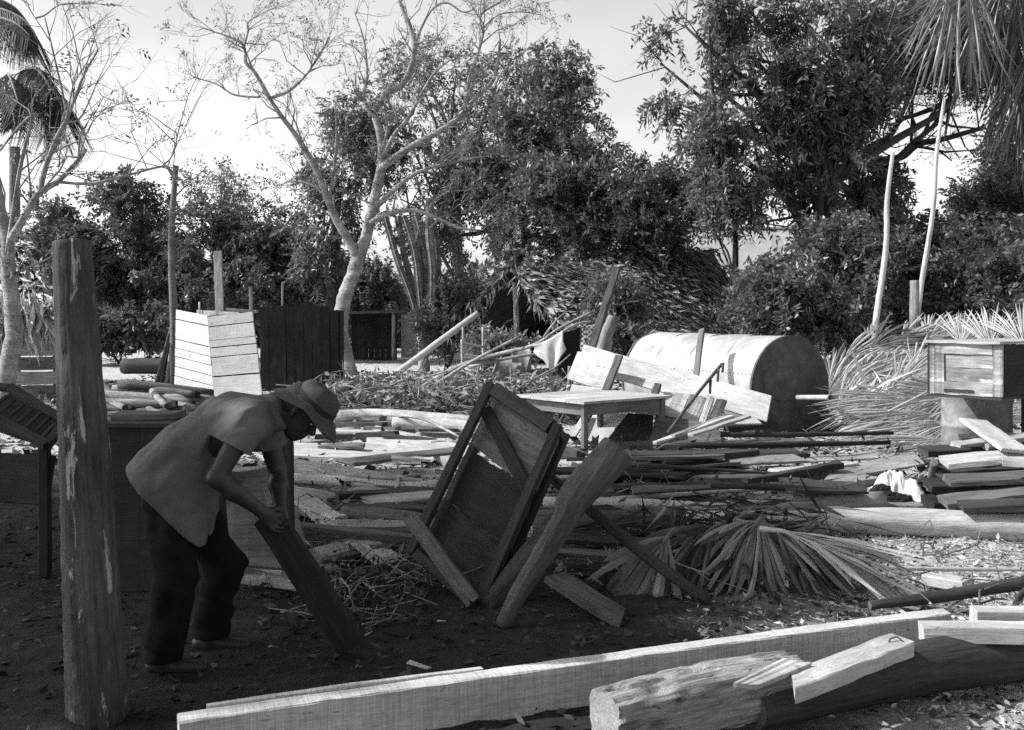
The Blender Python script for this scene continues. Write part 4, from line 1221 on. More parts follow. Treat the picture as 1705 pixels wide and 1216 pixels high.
# ---- table
M_['table'] = wood('shaded_table_wood', .13, .3)  # legs and aprons darker than the top; shade put into their colour
def table():
    c0 = Vector((.80, 11.0, 0)); u = Vector((-.62, .785, 0)); v = Vector((.785, .62, 0)); lu, lv, H = 1.12, 1.30, .60
    root = empty('table', c0 + u * lu / 2 + v * lv / 2, 'low pale-topped wooden table with four plain legs standing among the boards', 'table')
    a = c0
    top = [a - u * .06 - v * .06, a + v * (lv + .05) - u * .06, a + v * (lv + .05) + u * (lu + .06), a - v * .06 + u * (lu + .06)]
    for i in range(4):
        s0, s1 = i / 4 + .002, (i + 1) / 4 - .002
        q = [top[0].lerp(top[3], s0), top[1].lerp(top[2], s0), top[1].lerp(top[2], s1), top[0].lerp(top[3], s1)]
        slab('top_board', [p + Vector((0, 0, H + .014 + .002 * (i % 2))) for p in q], .028, M_['pale'], root, jit=.001)
    ins = .03
    legs = [a + u * ins + v * ins, a + v * (lv - ins) + u * ins, a + v * (lv - ins) + u * (lu - ins), a + u * (lu - ins) + v * ins]
    for p in legs:
        plank('leg', p + Vector((0, 0, -.02)), p + Vector((0, 0, H - .018)), .06, .06, M_['table'], parent=root, up=u, seg=3, taper=1.15, jit=.001, warp=0)
    for i in range(4):
        p, q = legs[i], legs[(i + 1) % 4]
        dv = (q - p).normalized()
        plank('apron', p + dv * .036 + Vector((0, 0, H - .085)), q - dv * .036 + Vector((0, 0, H - .085)), .13, .022, M_['table'], parent=root, up=Vector((dv.y, -dv.x, 0)), seg=4, jit=.001, warp=0, cut=(0, 0))
table()
plank('block', G(935, 762), G(968, 766), .16, .12, M_['dark'], 'small dark block on the ground left of the front table leg', 'block', up=(0, 0, 1))
bpy.data.objects['block'].location.z = .06

# ---- dark poles and planks lying right of the table
rows = [  # px0,py0,z0, px1,py1,z1, width, thick, mat, label
    (1030, 742, .10, 1300, 736, .12, .22, .05, 'mid', 'broad dark plank lying behind the two black poles'),
    (1212, 715, .22, 1290, 706, .24, .14, .06, 'dark', 'short dark plank on top of the heap before the tank'),
    (1050, 758, .16, 1330, 755, .17, .2, .05, 'dark', 'dark plank lying in front of the broad dark plank'),
    (1215, 770, .17, 1332, 764, .18, .26, .03, 'grey', 'short grey plank lying tilted with straw on it'),
    (1288, 785, .15, 1420, 772, .17, .16, .03, 'pale', 'short pale plank beside the short grey one'),
    (1040, 782, .14, 1240, 776, .14, .24, .05, 'dark', 'dark plank in the middle of the heap right of the log end'),
    (1060, 800, .08, 1380, 790, .08, .26, .05, 'mid', 'long shaded plank lying on the ground behind the thin pale log'),
    (1240, 802, .12, 1400, 775, .2, .1, .06, 'dark', 'dark squared pole slanting across the heap'),
    (1105, 770, .2, 1260, 752, .24, .09, .05, 'dark', 'narrow dark lath slanting up in the heap of planks'),
    (1020, 818, .05, 1200, 806, .06, .22, .05, 'dark', 'dark plank just behind the raised log end'),
]
for (x0, y0, z0, x1, y1, z1, w_, t_, mk, lab) in rows:
    plank('plank', G(x0, y0, z0), G(x1, y1, z1), w_, t_, M_[mk], lab, 'plank', jit=.004, up=(RND.uniform(-.1, .1), RND.uniform(-.3, 0), 1))
slab('board', (G(1372, 800, .12), G(1540, 772, .16), G(1520, 752, .2), G(1392, 778, .16)), .02, M_['grey'], label='flat grey sheet lying behind the cloth bundle', cat='board')
log('pole', [G(1130, 742, .22), G(1300, 741, .22), G(1482, 737, .22)], [.03, .03, .022], M_['black'], 'long straight black pole lying on the heap, nearer of two', 'pole', sides=8)
log('pole', [G(1200, 724, .24), G(1340, 724, .24), G(1487, 721, .24)], [.028, .028, .02], M_['black'], 'long straight black pole lying on the heap, farther of two', 'pole', sides=8)
for (x0, y0, z0, x1, y1, z1, w_, mk, lab) in ((1090, 738, .22, 1218, 694, .42, .07, 'pale', 'thin pale lath slanting up in front of the tilted boards, lowest of three'), (1120, 726, .28, 1213, 692, .42, .06, 'grey', 'grey lath slanting up in front of the tilted boards, between two others'), (1150, 724, .3, 1246, 694, .44, .09, 'grey', 'broad grey lath slanting up towards the tank, rightmost of three')):
    plank('lath', G(x0, y0, z0), G(x1, y1, z1), w_, .03, M_[mk], lab, 'lath', jit=.004)
slab('board', (G(1225, 706, .32), G(1268, 705, .32), G(1252, 690, .38), G(1238, 690, .38)), .015, M_['pale'], label='small pale scrap of board lying at the foot of the tank', cat='board')

# ---- cabinet on drums, right edge
def cabinet():
    A = P(1669, 0, 8.0); A.z = 0
    Bk = P(1545, 0, 8.42); Bk.z = 0
    R = A + Vector((.95, .62, 0))
    z0, z1 = 1.6 - (662 - HY) / FPX * 8.0, 1.6 - (574 - HY) / FPX * 8.0
    root = empty('cabinet', (A + Bk + R + (R + Bk - A)) / 4 + Vector((0, 0, z0)), 'small wooden cabinet with a panelled pale side, set on oil drums', 'cabinet')
    U = Vector((0, 0, 1))
    def face(p, q, za, zb): return (p + U * za, q + U * za, q + U * zb, p + U * zb)
    # panelled side: stiles, rails, raised panel boards
    def on(s): return Bk.lerp(A, s)
    nside = Vector((-(A - Bk).y, (A - Bk).x, 0)).normalized()
    if nside.y > 0: nside = -nside
    h = z1 - z0
    slab('stile', face(on(0), on(.10), z0, z1), .03, M_['drumwood'], root)
    slab('stile', face(on(.105), on(.22), z0 + .002, z1 - .002), .026, M_['drumwood'], root)
    slab('stile', face(on(.88), on(1), z0, z1), .03, M_['drumwood'], root)
    slab('rail', face(on(.224), on(.876), z1 - h * .20, z1), .026, M_['drumwood'], root)
    slab('rail', face(on(.224), on(.876), z0, z0 + h * .26), .026, M_['drumwood'], root)
    o = nside * -.014
    for i in range(2):
        za = z0 + h * .265 + i * h * .265
        slab('panel', [p + o for p in face(on(.224), on(.876), za, za + h * .26)], .012, M_['drumwood'], root)
    slab('bottom_edge', [p + nside * .012 for p in face(on(.23), on(.62), z0 + h * .06, z0 + h * .11)], .01, M_['dark'], root)
    # top, back, front
    o2 = .03
    t = [Bk - (A - Bk).normalized() * .03 + nside * .02, A + nside * .02 + (A - R).normalized() * .02, R + (R - A).normalized() * .05, R + (Bk - A)]
    slab('top', [p + U * (z1 + .022) for p in t], .02, M_['pale'], root)
    slab('bottom', [p + U * (z0 - .002) for p in (Bk, A, R, R + (Bk - A))], .02, M_['dark'], root)
    slab('back', face(Bk + (R - A), Bk, z0, z1), .02, M_['dark'], root)
    slab('dark_front', face(A + (R - A) * .03, R, z0, z1), .02, M_['black'], root)  # black sheet across the open front stands in for its dark interior
M_['drumwood'] = wood('worn_painted_wood', .25, .35, blotch=.5, bs=.5, paint=(.46, 1.6, .55), vary=.05)
cabinet()
def drum(label, px, d, mk):
    c = Vector(((px - CX) / FPX * d, d, 0)); r = .29; H = .885
    root = empty('oil_drum', c, label, 'drum')
    N = 40; V, F = [], []
    prof = [(0, r - .002), (.012, r + .008), (.024, r), (.27, r), (.285, r + .013), (.30, r), (.58, r), (.595, r + .013), (.61, r), (H - .03, r), (H - .012, r + .008), (H, r), (H - .012, r - .012)]
    for (z, rr) in prof:
        for k in range(N):
            a = 2 * math.pi * k / N
            V.append((c.x + math.cos(a) * rr, c.y + math.sin(a) * rr, z))
    for i in range(len(prof) - 1):
        for k in range(N):
            a, b = i * N + k, i * N + (k + 1) % N
            F.append((a, b, b + N, a + N))
    MB().addvf(V, F, True).build('body', M_[mk], root)
    o = (len(prof) - 1) * N
    MB().addvf(V[o:], [tuple(range(N))]).build('lid', M_[mk], root)
drum('grey oil drum under the panelled side of the cabinet', 1626, 8.85, 'drum')
drum('dark oil drum at the right edge under the cabinet', 1762, 8.75, 'rust_shade')

# ---- heap of dry fan-palm leaves
fl = [  # hub px,py,d ; tip direction px angle (deg, 0 = right, 90 = up) ; length px ; spread ; segs ; tone
    (1375, 660, 14.6, 44, 200, 30, 30, 'frond'), (1392, 690, 14.0, 46, 210, 28, 30, 'frond'), (1420, 640, 15.2, 36, 190, 28, 28, 'frond'), (1405, 600, 16.0, 32, 180, 30, 28, 'frond'), (1430, 705, 13.4, 42, 210, 30, 32, 'frond'),
    (1470, 610, 15.8, 28, 150, 32, 26, 'frond'), (1500, 570, 16.8, 34, 130, 36, 26, 'frond'), (1545, 565, 17, 52, 110, 38, 32, 'frond'), (1600, 575, 16.2, 66, 110, 42, 34, 'frond'), (1650, 580, 16, 76, 110, 42, 34, 'frond'), (1705, 580, 15.6, 82, 120, 42, 34, 'frond'),
    (1460, 680, 13.2, 38, 190, 30, 32, 'frond'), (1490, 650, 13.8, 46, 160, 30, 28, 'frond'), (1480, 700, 12.8, 24, 150, 34, 28, 'frond'), (1520, 620, 14.6, 50, 130, 36, 26, 'frond'), (1540, 660, 13.2, 28, 120, 36, 26, 'frond'),
    (1500, 668, 12.7, 196, 150, 34, 30, 'frond'), (1540, 668, 12.5, 190, 160, 34, 30, 'frond'), (1560, 690, 12.2, 208, 190, 34, 34, 'frond'), (1585, 705, 11.9, 214, 190, 36, 34, 'frond'), (1600, 735, 11.4, 204, 180, 34, 34, 'frond'), (1590, 655, 12.9, 178, 120, 40, 28, 'frond'),
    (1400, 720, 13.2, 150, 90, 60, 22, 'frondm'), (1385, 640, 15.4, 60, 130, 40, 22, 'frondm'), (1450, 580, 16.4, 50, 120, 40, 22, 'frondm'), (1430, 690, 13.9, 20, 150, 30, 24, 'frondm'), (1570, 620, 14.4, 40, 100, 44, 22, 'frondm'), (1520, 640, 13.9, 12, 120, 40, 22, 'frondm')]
sector = {0: 'pale fan-palm leaf in the upper left slope of the palm heap, beside the tank end', 1: 'pale fan-palm leaf standing along the top of the palm heap below the shrubs', 2: 'pale fan-palm leaf lying against the drum with tips towards the camera', 3: 'dull darker fan-palm leaf squeezed between the pale ones in the palm heap'}
for i, (x, y, d, an, ln, spd, ns, mk) in enumerate(fl):
    a = math.radians(an)
    up = math.sin(a)
    rise = up > .05
    dv = Vector((math.cos(a), .48 if rise else -.32, up * (.58 if rise else .6)))
    k = 3 if mk == 'frondm' else 2 if not rise else 1 if y < 585 else 0
    fan_leaf('palm_leaf', P(x, y, d), dv, Vector((-.35, -.75, .65) if rise else (-.15, -.85, .55)), ln / FPX * d * 1.2, spd * 1.9, int(ns * 1.15), mk, .18 if rise else .1, .02, stalk=.3, jit=.3, label=sector[k], cat='palm leaf', group='palm heap leaves: ' + ('left slope', 'top', 'foot', 'dull')[k], seed=200 + i)
log('stalk', [P(1400, 728, 12.4), P(1470, 690, 12.2), P(1545, 652, 12.1)], [.012, .014, .012], M_['frond'], 'long palm leaf stalk lying up across the palm leaf heap', 'stalk', sides=6)
# packed layer of broken leaf strips under the big leaves
rng = np.random.default_rng(77); n = 350
t = rng.uniform(0, 1, n); s = rng.normal(0, .5, n)
cx = 4.1 + t * 4.2 + s * .3; cy = 12.6 + t * 3.6 + s * .7
hz = np.clip(.95 - np.abs(s) * .55, .05, 2) * rng.uniform(.1, 1, n) * (.6 + .5 * t)
V, F = leaf_quads(np.stack([cx, cy, hz], 1), np.stack([rng.normal(.8, .4, n), rng.normal(.2, .3, n), rng.normal(.2, .22, n)], 1), rng.normal(size=(n, 3)), rng.uniform(.35, 1.0, n), rng.uniform(.03, .07, n))
props(add('palm_litter', mesh_np('palm_litter', V, F, M_['frond'])), 'broken strips of dry palm leaf packed in the heap', kind='stuff')

# ---- plank stack at the right edge, in front of the drums
stack = [  # left end px,py,d, right end px,py,d, width, thick, mat, label
    (1620, 700, 8.25, 1692, 752, 7.45, .22, .035, 'pale', 'wide pale plank sloping down from the drum, topmost of the right-hand stack'),
    (1572, 772, 7.65, 1760, 752, 7.55, .24, .05, 'pale', 'thick pale plank lying level under the sloping one'),
    (1536, 752, 8.1, 1760, 742, 8.2, .18, .05, 'dark', 'dark plank end showing left of the level pale plank'),
    (1576, 800, 7.45, 1770, 792, 7.3, .22, .045, 'mid', 'brown plank with notched end below the thick pale plank'),
    (1570, 836, 7.25, 1770, 812, 7.2, .22, .045, 'mid', 'brown plank resting lowest but one in the right-hand stack'),
    (1668, 768, 7.2, 1780, 772, 7.0, .16, .05, 'pale', 'pale plank end at the right edge of the photo, on the stack'),
    (1545, 808, 7.75, 1760, 806, 7.7, .24, .06, 'black', 'black plank in shadow inside the right-hand stack'),
    (1560, 786, 7.95, 1760, 776, 7.9, .24, .06, 'dark', 'dark plank in shadow under the level pale plank'),
    (1544, 838, 7.6, 1760, 836, 7.6, .24, .07, 'black', 'lowest black plank at the back of the right-hand stack'),
    (1600, 730, 8.1, 1720, 728, 8.0, .14, .04, 'dark', 'short dark plank behind the sloping pale one'),
    (1590, 742, 7.9, 1650, 732, 8.0, .12, .03, 'pale', 'short pale lath just left of the sloping plank'),
    (1640, 745, 7.9, 1760, 715, 8.0, .1, .04, 'grey', 'grey lath rising to the right behind the sloping plank'),
    (1600, 845, 7.05, 1780, 838, 6.9, .18, .05, 'dark', 'dark plank lowest in front of the right-hand stack'),
]
for (x0, y0, d0, x1, y1, d1, w_, t_, mk, lab) in stack:
    a, b = P(x0, y0, d0), P(x1, y1, d1)
    a.z = max(a.z, .04); b.z = max(b.z, .04)
    plank('plank', a, b, w_, t_, M_[mk], lab, 'plank', 'plank stack at the right', up=(RND.uniform(-.12, .12), -.12, 1), jit=.004)
slab('board', (G(1540, 848, .03), G(1625, 848, .03), G(1590, 818, .1), G(1535, 815, .1)), .02, M_['grey'], label='grey flat board on the ground right of the cloth bundle', cat='board')
log('branch', [G(1538, 830, .05), G(1552, 800, .2), G(1556, 770, .42)], [.035, .04, .03], M_['barkgrey'], 'short crooked branch standing at the left end of the plank stack', 'branch', sides=8, rough=.15)

def bundle():
    c = G(1502, 845, 0); c.y += .12
    rng_ = np.random.default_rng(5)
    root = empty('cloth_bundle', c, 'crumpled bundle of white cloth tied over dark rags on the thin log', 'bundle')
    def blob(name, cc, rx, ry, rz, mat, seed, amp):
        V, F = [], []
        nu, nv = 80, 50
        r_ = np.random.default_rng(seed)
        fr = r_.normal(size=(7, 3)) * np.array([6, 6, 7]); ph = r_.uniform(0, 6, 7)
        for j in range(nv + 1):
            for i in range(nu):
                th, p_ = math.pi * j / nv, 2 * math.pi * i / nu
                dv = np.array([math.sin(th) * math.cos(p_), math.sin(th) * math.sin(p_), math.cos(th)])
                w = 0
                for k in range(7):
                    t_ = float(fr[k] @ dv) * .55
                    w += (.34 * abs(math.sin(t_ + ph[k])) + .2 * abs(math.sin(t_ * 2.3 + ph[k] * 2)) + .1 * abs(math.sin(t_ * 5.1 + ph[k] * 3))) / 2.6
                q = 1 + amp * (w - .65)
                V.append((cc[0] + dv[0] * rx * q, cc[1] + dv[1] * ry * q, max(cc[2] + dv[2] * rz * q, .005)))
        for j in range(nv):
            for i in range(nu):
                a, b = j * nu + i, j * nu + (i + 1) % nu
                F.append((a, a + nu, b + nu, b))
        MB().addvf(V, F, True).build(name, M_[mat], root)
    def crumple(name, cx, cy, R0, H, mat, seed, zb):
        nr, na = 34, 90
        V, F = [], []
        for i in range(nr + 1):
            r = i / nr
            for k in range(na):
                a = 2 * math.pi * k / na
                Rr = R0 * (1 + .22 * math.sin(2 * a + seed) + .16 * math.sin(5 * a + seed * 2) + .07 * math.sin(11 * a))
                x, y = math.cos(a) * r * Rr, math.sin(a) * r * Rr
                wx = float(vnoise(x + seed, y, seed, 9)) * .07; wy = float(vnoise(x, y + seed, seed + 3, 9)) * .07
                f1 = 1 - abs(2 * float(vnoise(x + wx, (y + wy) * 1.6, seed + 1, 13)) - 1); f2 = 1 - abs(2 * float(vnoise(x * 1.5 + wy, y + wx, seed + 2, 27)) - 1)
                z = zb + H * max(0, 1 - r ** 2.4) * (.62 + .5 * float(vnoise(x, y, seed + 7, 7))) + (f1 * .075 + f2 * .03 - .04) * (1 - r ** 4) - .02 * r
                V.append((cx + x, cy + y, max(z, .006)))
        for i in range(nr):
            for k in range(na):
                a0, b0 = i * na + k, i * na + (k + 1) % na
                F.append((a0, a0 + na, b0 + na, b0))
        MB().addvf(V, F, True).build(name, M_[mat], root)
    crumple('white_cloth', c.x, c.y, .21, .22, 'cloth', 3, .05)
    crumple('rag', c.x - .02, c.y - .03, .25, .11, 'clothd', 8, .01)
    blob('rag', (c.x - .13, c.y - .05, .07), .09, .09, .08, 'clothd', 2, .7)
    blob('rag', (c.x + .0, c.y - .13, .04), .14, .06, .06, 'clothd', 5, .7)
    blob('rag', (c.x + .13, c.y - .06, .07), .07, .09, .09, 'clothd', 3, .7)
bundle()

# ---- long logs across the yard
log('log', [G(905, 838, .12), G(1050, 842, .12), G(1180, 850, .10), G(1320, 842, .10), G(1470, 834, .12)], [.05, .055, .065, .07, .075], BKL, 'long thin bent log lying across the yard to the cloth bundle', 'log', sides=14)
log('log', [G(1120, 868, .07), G(1300, 872, .08), G(1480, 868, .09), G(1680, 878, .09), G(1800, 882, .09)], [.085, .09, .10, .10, .10], BKL, 'thick straight pale log lying at the right behind the fan-palm leaf', 'log', sides=18)
log('log', [G(880, 880, .09), G(1000, 872, .1), G(1140, 872, .1)], [.11, .12, .11], BK, 'shaded rough log lying behind the crossed timbers', 'log', sides=14)

# ---- sunlit timber in the middle
mids = [
    ('slab', ((488, 760, .06), (700, 764, .06), (690, 738, .08), (486, 738, .08)), .06, 'pale', 'broad pale slab lying flat left of the tilted frame'),
    ('slab', ((610, 730, .10), (762, 768, .10), (790, 745, .12), (625, 708, .12)), .09, 'pale', 'broad pale slab lying slantwise against the tilted frame'),
    ('slab', ((488, 738, .05), (612, 726, .05), (600, 712, .06), (490, 716, .06)), .05, 'pale', 'pale slab farther back beside the straw hat'),
]
for kind, c, t_, mk, lab in mids:
    slab('board', [G(*p) for p in c], t_, M_[mk], label=lab, cat='board', n=8, jit=.006)
plank('timber', G(486, 776, .07), G(672, 806, .07), .12, .13, M_['grey'], 'squared grey timber lying slantwise in the sunlight by the worker', 'timber', jit=.004)
log('log', [G(486, 796, .05), G(600, 803, .06), G(745, 812, .06)], [.05, .055, .06], BKL, 'slim pale log at the edge of the shade left of the tilted frame', 'log')
log('log', [G(555, 696, .11), G(640, 694, .12), G(800, 706, .11)], [.1, .11, .1], BKL, 'sunlit log lying beyond the pale slabs', 'log')
log('log', [G(655, 704, .12), G(720, 706, .12), G(805, 715, .1)], [.08, .09, .08], BKL, 'sunlit log end just in front of the farther sunlit log', 'log')
log('branch', [G(640, 690, .2), G(690, 694, .24), G(720, 704, .2), G(765, 728, .12)], [.025, .025, .02, .014], M_['barkpale'], 'thin bent pale branch lying over the sunlit logs', 'branch', sides=7)
for i, (x0, y0, x1, y1, w_, t_, mk, lab) in enumerate((
        (560, 690, 655, 684, .2, .07, 'mid', 'grey-topped plank lying beyond the sunlit log'), (545, 674, 640, 668, .22, .07, 'dark', 'dark plank near the small firewood heap'),
        (690, 684, 745, 672, .16, .05, 'mid', 'short plank propped beside the brush heap'), (640, 668, 700, 664, .2, .06, 'dark', 'short dark plank in front of the brush heap'),
        (560, 706, 640, 708, .14, .06, 'dark', 'dark short plank between sunlit log and slabs'), (688, 670, 722, 690, .1, .05, 'black', 'black board scrap leaning in the brush heap'),
        (500, 700, 560, 692, .2, .08, 'dark', 'dark plank end just right of the straw hat'))):
    plank('plank', G(x0, y0, .1), G(x1, y1, .12), w_, t_, M_[mk], lab, 'plank', jit=.006)
for i in range(16):
    d = RND.uniform(11.5, 15.5); px = RND.uniform(540, 800)
    c = Vector(((px - CX) / FPX * d, d, .05 + RND.uniform(0, .08)))
    an = RND.uniform(-.7, .7); ln = RND.uniform(.15, .5)
    dv = Vector((math.cos(an), math.sin(an), RND.uniform(-.1, .1)))
    plank('offcut', c - dv * ln, c + dv * ln, RND.uniform(.06, .14), RND.uniform(.04, .08), M_[RND.choice(['grey', 'mid', 'dark', 'pale'])], 'weathered offcut lying among the sunlit logs and slabs in the middle', 'offcut', 'loose offcuts in the middle', jit=.008, seg=3)

# ---- broken boards, sticks and offcuts strewn over the yard
def strewn(n, pxr, pyr, lens, wid, mats, label, cat, group, seed, zr=(.03, .16), yaw=.35, name='broken_board'):
    r_ = random.Random(seed)
    for i in range(n):
        py = r_.uniform(*pyr); px = r_.uniform(*pxr)
        z = r_.uniform(*zr)
        c = G(px, py, z)
        an = r_.gauss(0, yaw); ln = r_.uniform(*lens)
        dv = Vector((math.cos(an), math.sin(an), r_.gauss(0, .05)))
        a, b = c - dv * ln / 2, c + dv * ln / 2
        a.z = max(a.z, .02); b.z = max(b.z, .02)
        mk = r_.choice(mats)
        if r_.random() < .25:
            log('stick', [a, c + Vector((0, r_.gauss(0, .03), r_.gauss(0, .02))), b], [r_.uniform(.012, .03), r_.uniform(.012, .03), r_.uniform(.008, .02)], M_[mk], label.replace('board', 'stick'), 'stick', group, sides=7, sub=3)
        else:
            plank(name, a, b, r_.uniform(*wid), r_.uniform(.018, .05), M_[mk], label, cat, group, jit=.007, seg=5, up=(r_.gauss(0, .15), r_.gauss(-.1, .2), 1), cut=(r_.uniform(-.7, .7), r_.uniform(-.7, .7)), taper=r_.uniform(.6, 1.1))
strewn(9, (490, 770), (700, 800), (.3, 1.2), (.06, .2), ['grey', 'pale', 'mid', 'dark'], 'weathered broken board among the sunlit timbers between the straw hat and the tilted frame', 'board', 'broken boards in the sunlit middle', 901)
strewn(12, (490, 740), (805, 910), (.5, 1.3), (.12, .3), ['mid', 'dark', 'grey', 'black'], 'shaded broken board on the heap between the worker and the tilted frame', 'board', 'broken boards in the shaded middle', 902)
strewn(22, (1020, 1420), (735, 835), (.5, 1.6), (.12, .32), ['mid', 'dark', 'grey', 'black', 'dark'], 'dark broken board in the heap between the thick log end and the cloth bundle', 'board', 'broken boards right of the table', 903, (.04, .22), .22)
strewn(16, (900, 1180), (800, 905), (.4, 1.2), (.06, .18), ['mid', 'dark', 'black'], 'dark broken board behind the crossed timbers', 'board', 'broken boards behind the crossed timbers', 904)
strewn(10, (1400, 1600), (770, 850), (.3, 1.0), (.06, .16), ['grey', 'mid', 'dark'], 'short broken board beside the cloth bundle and plank stack', 'board', 'broken boards by the cloth bundle', 905, (.02, .1))
strewn(14, (165, 330), (665, 705), (.4, 1.2), (.05, .14), ['grey', 'pale', 'dark'], 'broken board lying among the short logs by the white crate', 'board', 'broken boards among the short logs', 906, (.02, .2))

# ================================================================ FOREGROUND
log('post', [P(164, 1215, 3.96), P(158, 1100, 3.96), P(150, 950, 3.98), P(142, 780, 4.0), P(130, 590, 4.02), P(119, 402, 4.05)], [.118, .112, .104, .097, .084, .072],
    [M_['post'], M_['cut']], 'thick peeling wooden post standing upright in the left foreground', 'post', sides=36, rough=.05, sub=14)

def chest():
    d = 5.7
    a, b = P(178, 0, d), P(340, 0, d); a.z = b.z = 0
    top = 1.6 - (712 - HY) / FPX * d
    root = empty('chest', ((a + b) / 2) + Vector((0, .25, 0)), 'tall plain dark cupboard standing behind the bending worker', 'cupboard')
    bk = Vector((0, .5, 0)); U = Vector((0, 0, 1))
    for i in range(3):
        s0, s1 = i / 3 + .003, (i + 1) / 3 - .003
        slab('front_board', (a.lerp(b, s0), a.lerp(b, s1), a.lerp(b, s1) + U * top, a.lerp(b, s0) + U * top), .02, M_['chest'], root, jit=.001)
    slab('side', (a + bk, a, a + U * top, a + bk + U * top), .02, M_['chest'], root)
    slab('side', (b, b + bk, b + bk + U * top, b + U * top), .02, M_['chest'], root)
    slab('back', (b + bk, a + bk, a + bk + U * top, b + bk + U * top), .02, M_['chest'], root)
    e = Vector((.025, 0, 0)); f = Vector((0, .03, 0)); T = U * (top + .025)
    slab('top', (a - e - f + T, b + e - f + T, b + e + bk + T, a - e + bk + T), .022, M_['chest'], root)
    return top
M_['chest'] = wood('dark_varnished_wood', .03, .25, blotch=.2)
ct = chest() + .026
plank('board', P(196, 0, 5.95) * 1 + Vector((0, 0, ct + .02 - P(196, 0, 5.95).z)), P(300, 0, 5.95) + Vector((0, 0, ct + .02 - P(300, 0, 5.95).z)), .2, .04, M_['mid'], 'short dark board lying on top of the dark cupboard', 'board')
log('pole', [P(150, 702, 6.1), P(300, 692, 6.1), P(420, 690, 6.1)], [.022, .02, .02], M_['grey'], 'thin pole lying across the top of the dark cupboard', 'pole', sides=8)

def bench():
    root = empty('slatted_bench', P(40, 780, 6.6) * 1 - Vector((0, 0, P(40, 780, 6.6).z)), 'dark slatted bench or crib tipped up at the left edge behind the post', 'bench')
    R_ = lambda a, b, w=.06, t=.04: plank('rail', P(*a), P(*b), w, t, M_['black'], parent=root, up=(0, -.4, 1), jit=.002)
    R_((15, 645, 6.6), (110, 702, 6.3)); R_((-60, 668, 6.3), (78, 742, 6.0)); R_((110, 702, 6.3), (78, 742, 6.0)); R_((-40, 640, 6.7), (15, 645, 6.6))
    for i in range(7):
        u = i / 6
        a = P(10 + 85 * u, 660 + 42 * u, 6.55 - .25 * u); b = P(-30 + 95 * u, 690 + 46 * u, 6.25 - .22 * u)
        plank('slat', a, b,   .03, .015, M_['black'], parent=root, up=(.2, -.5, 1), seg=2, jit=.001)
    slab('dark_backing', (P(20, 655, 6.72), P(112, 712, 6.42), P(78, 748, 6.12), P(-60, 700, 6.4)), .01, M_['black'], root)  # black sheet added behind the slats to darken the gaps
    for (x, d) in ((75, 6.05), (-50, 6.35), (112, 6.35), (-30, 6.75)):
        t = P(x, 720, d); plank('leg', Vector((t.x, t.y, 0)), Vector((t.x, t.y, .82)), .06, .06, M_['black'], parent=root, up=(0, -1, 0), seg=2)
    plank('side_board', P(-60, 790, 6.2), P(84, 800, 6.05), .3, .03, M_['black'], parent=root, up=(0, -1, .1))
bench()
plank('post', P(479, 905, 5.35), P(474, 716, 5.45), .075, .06, M_['black'], 'dark squared post end leaning just behind the worker\'s arms', 'post', up=(0, -1, 0))
slab('board', (P(384, 940, 5.3), P(525, 950, 5.3), P(470, 775, 5.9), P(372, 790, 5.9)), .02, M_['mid'], label='wide grey board leaning behind the worker\'s arms', cat='board')
plank('plank', G(386, 934, .12), G(474, 952, .10), .05, .035, M_['pale'], 'short bright-edged plank on the ground by the worker\'s knees', 'plank', up=(0, -.4, 1))
plank('plank', G(384, 956, .05), G(505, 972, .05), .14, .06, M_['grey'], 'grey plank just below the short bright-edged one', 'plank')
rows = [
    (488, 818, .1, 652, 940, .08, .2, .035, 'grey', 'long shaded board slanting down to the right from the worker\'s hands'),
    (500, 846, .06, 565, 872, .06, .16, .03, 'mid', 'shaded board lying under the small block'),
    (500, 884, .12, 702, 903, .1, .11, .09, 'mid', 'shaded squared timber lying left of the leaning plank'),
    (470, 905, .05, 560, 960, .05, .16, .04, 'mid', 'broad short board in shade by the dark log end'),
    (920, 928, .06, 1020, 934, .06, .15, .10, 'mid', 'short thick shaded timber right of the diagonal log'),
    (490, 858, .03, 640, 838, .03, .2, .04, 'dark', 'dark board lying flat in the shade beyond the small block'),
    (620, 815, .04, 745, 822, .04, .18, .05, 'dark', 'dark plank behind the tilted frame at the shade edge'),
    (900, 800, .04, 1010, 792, .06, .14, .05, 'grey', 'grey plank lying behind the thick log end'),
    (880, 866, .05, 1000, 905, .05, .12, .04, 'mid', 'shaded plank lying between the crossed timbers'),
]
for (x0, y0, z0, x1, y1, z1, w_, t_, mk, lab) in rows:
    plank('plank', G(x0, y0, z0), G(x1, y1, z1), w_, t_, M_[mk], lab, 'plank', jit=.004)
plank('block', G(546, 858, .10), G(568, 868, .10), .1, .07, M_['pale'], 'small pale block on the shaded boards right of the worker\'s hands', 'block', seg=2)
log('log', [G(572, 862, .09), G(640, 866, .1), G(712, 878, .1)], [.085, .09, .09], BK, 'shaded log lying behind the leaning plank and tilted frame', 'log')
plank('plank', G(924, 962, .14), G(1036, 1030, .02), .17, .04, M_['mid'], 'shaded plank sloping to the ground right of the diagonal log', 'plank', cut=(0, -.6))
plank('plank', P(683, 862, 5.62), P(790, 1003, 5.36), .085, .045, M_['mid'], 'narrow plank leaning up to the left from the foot of the tilted frame', 'plank', up=(-.2, -1, .3), seg=8)

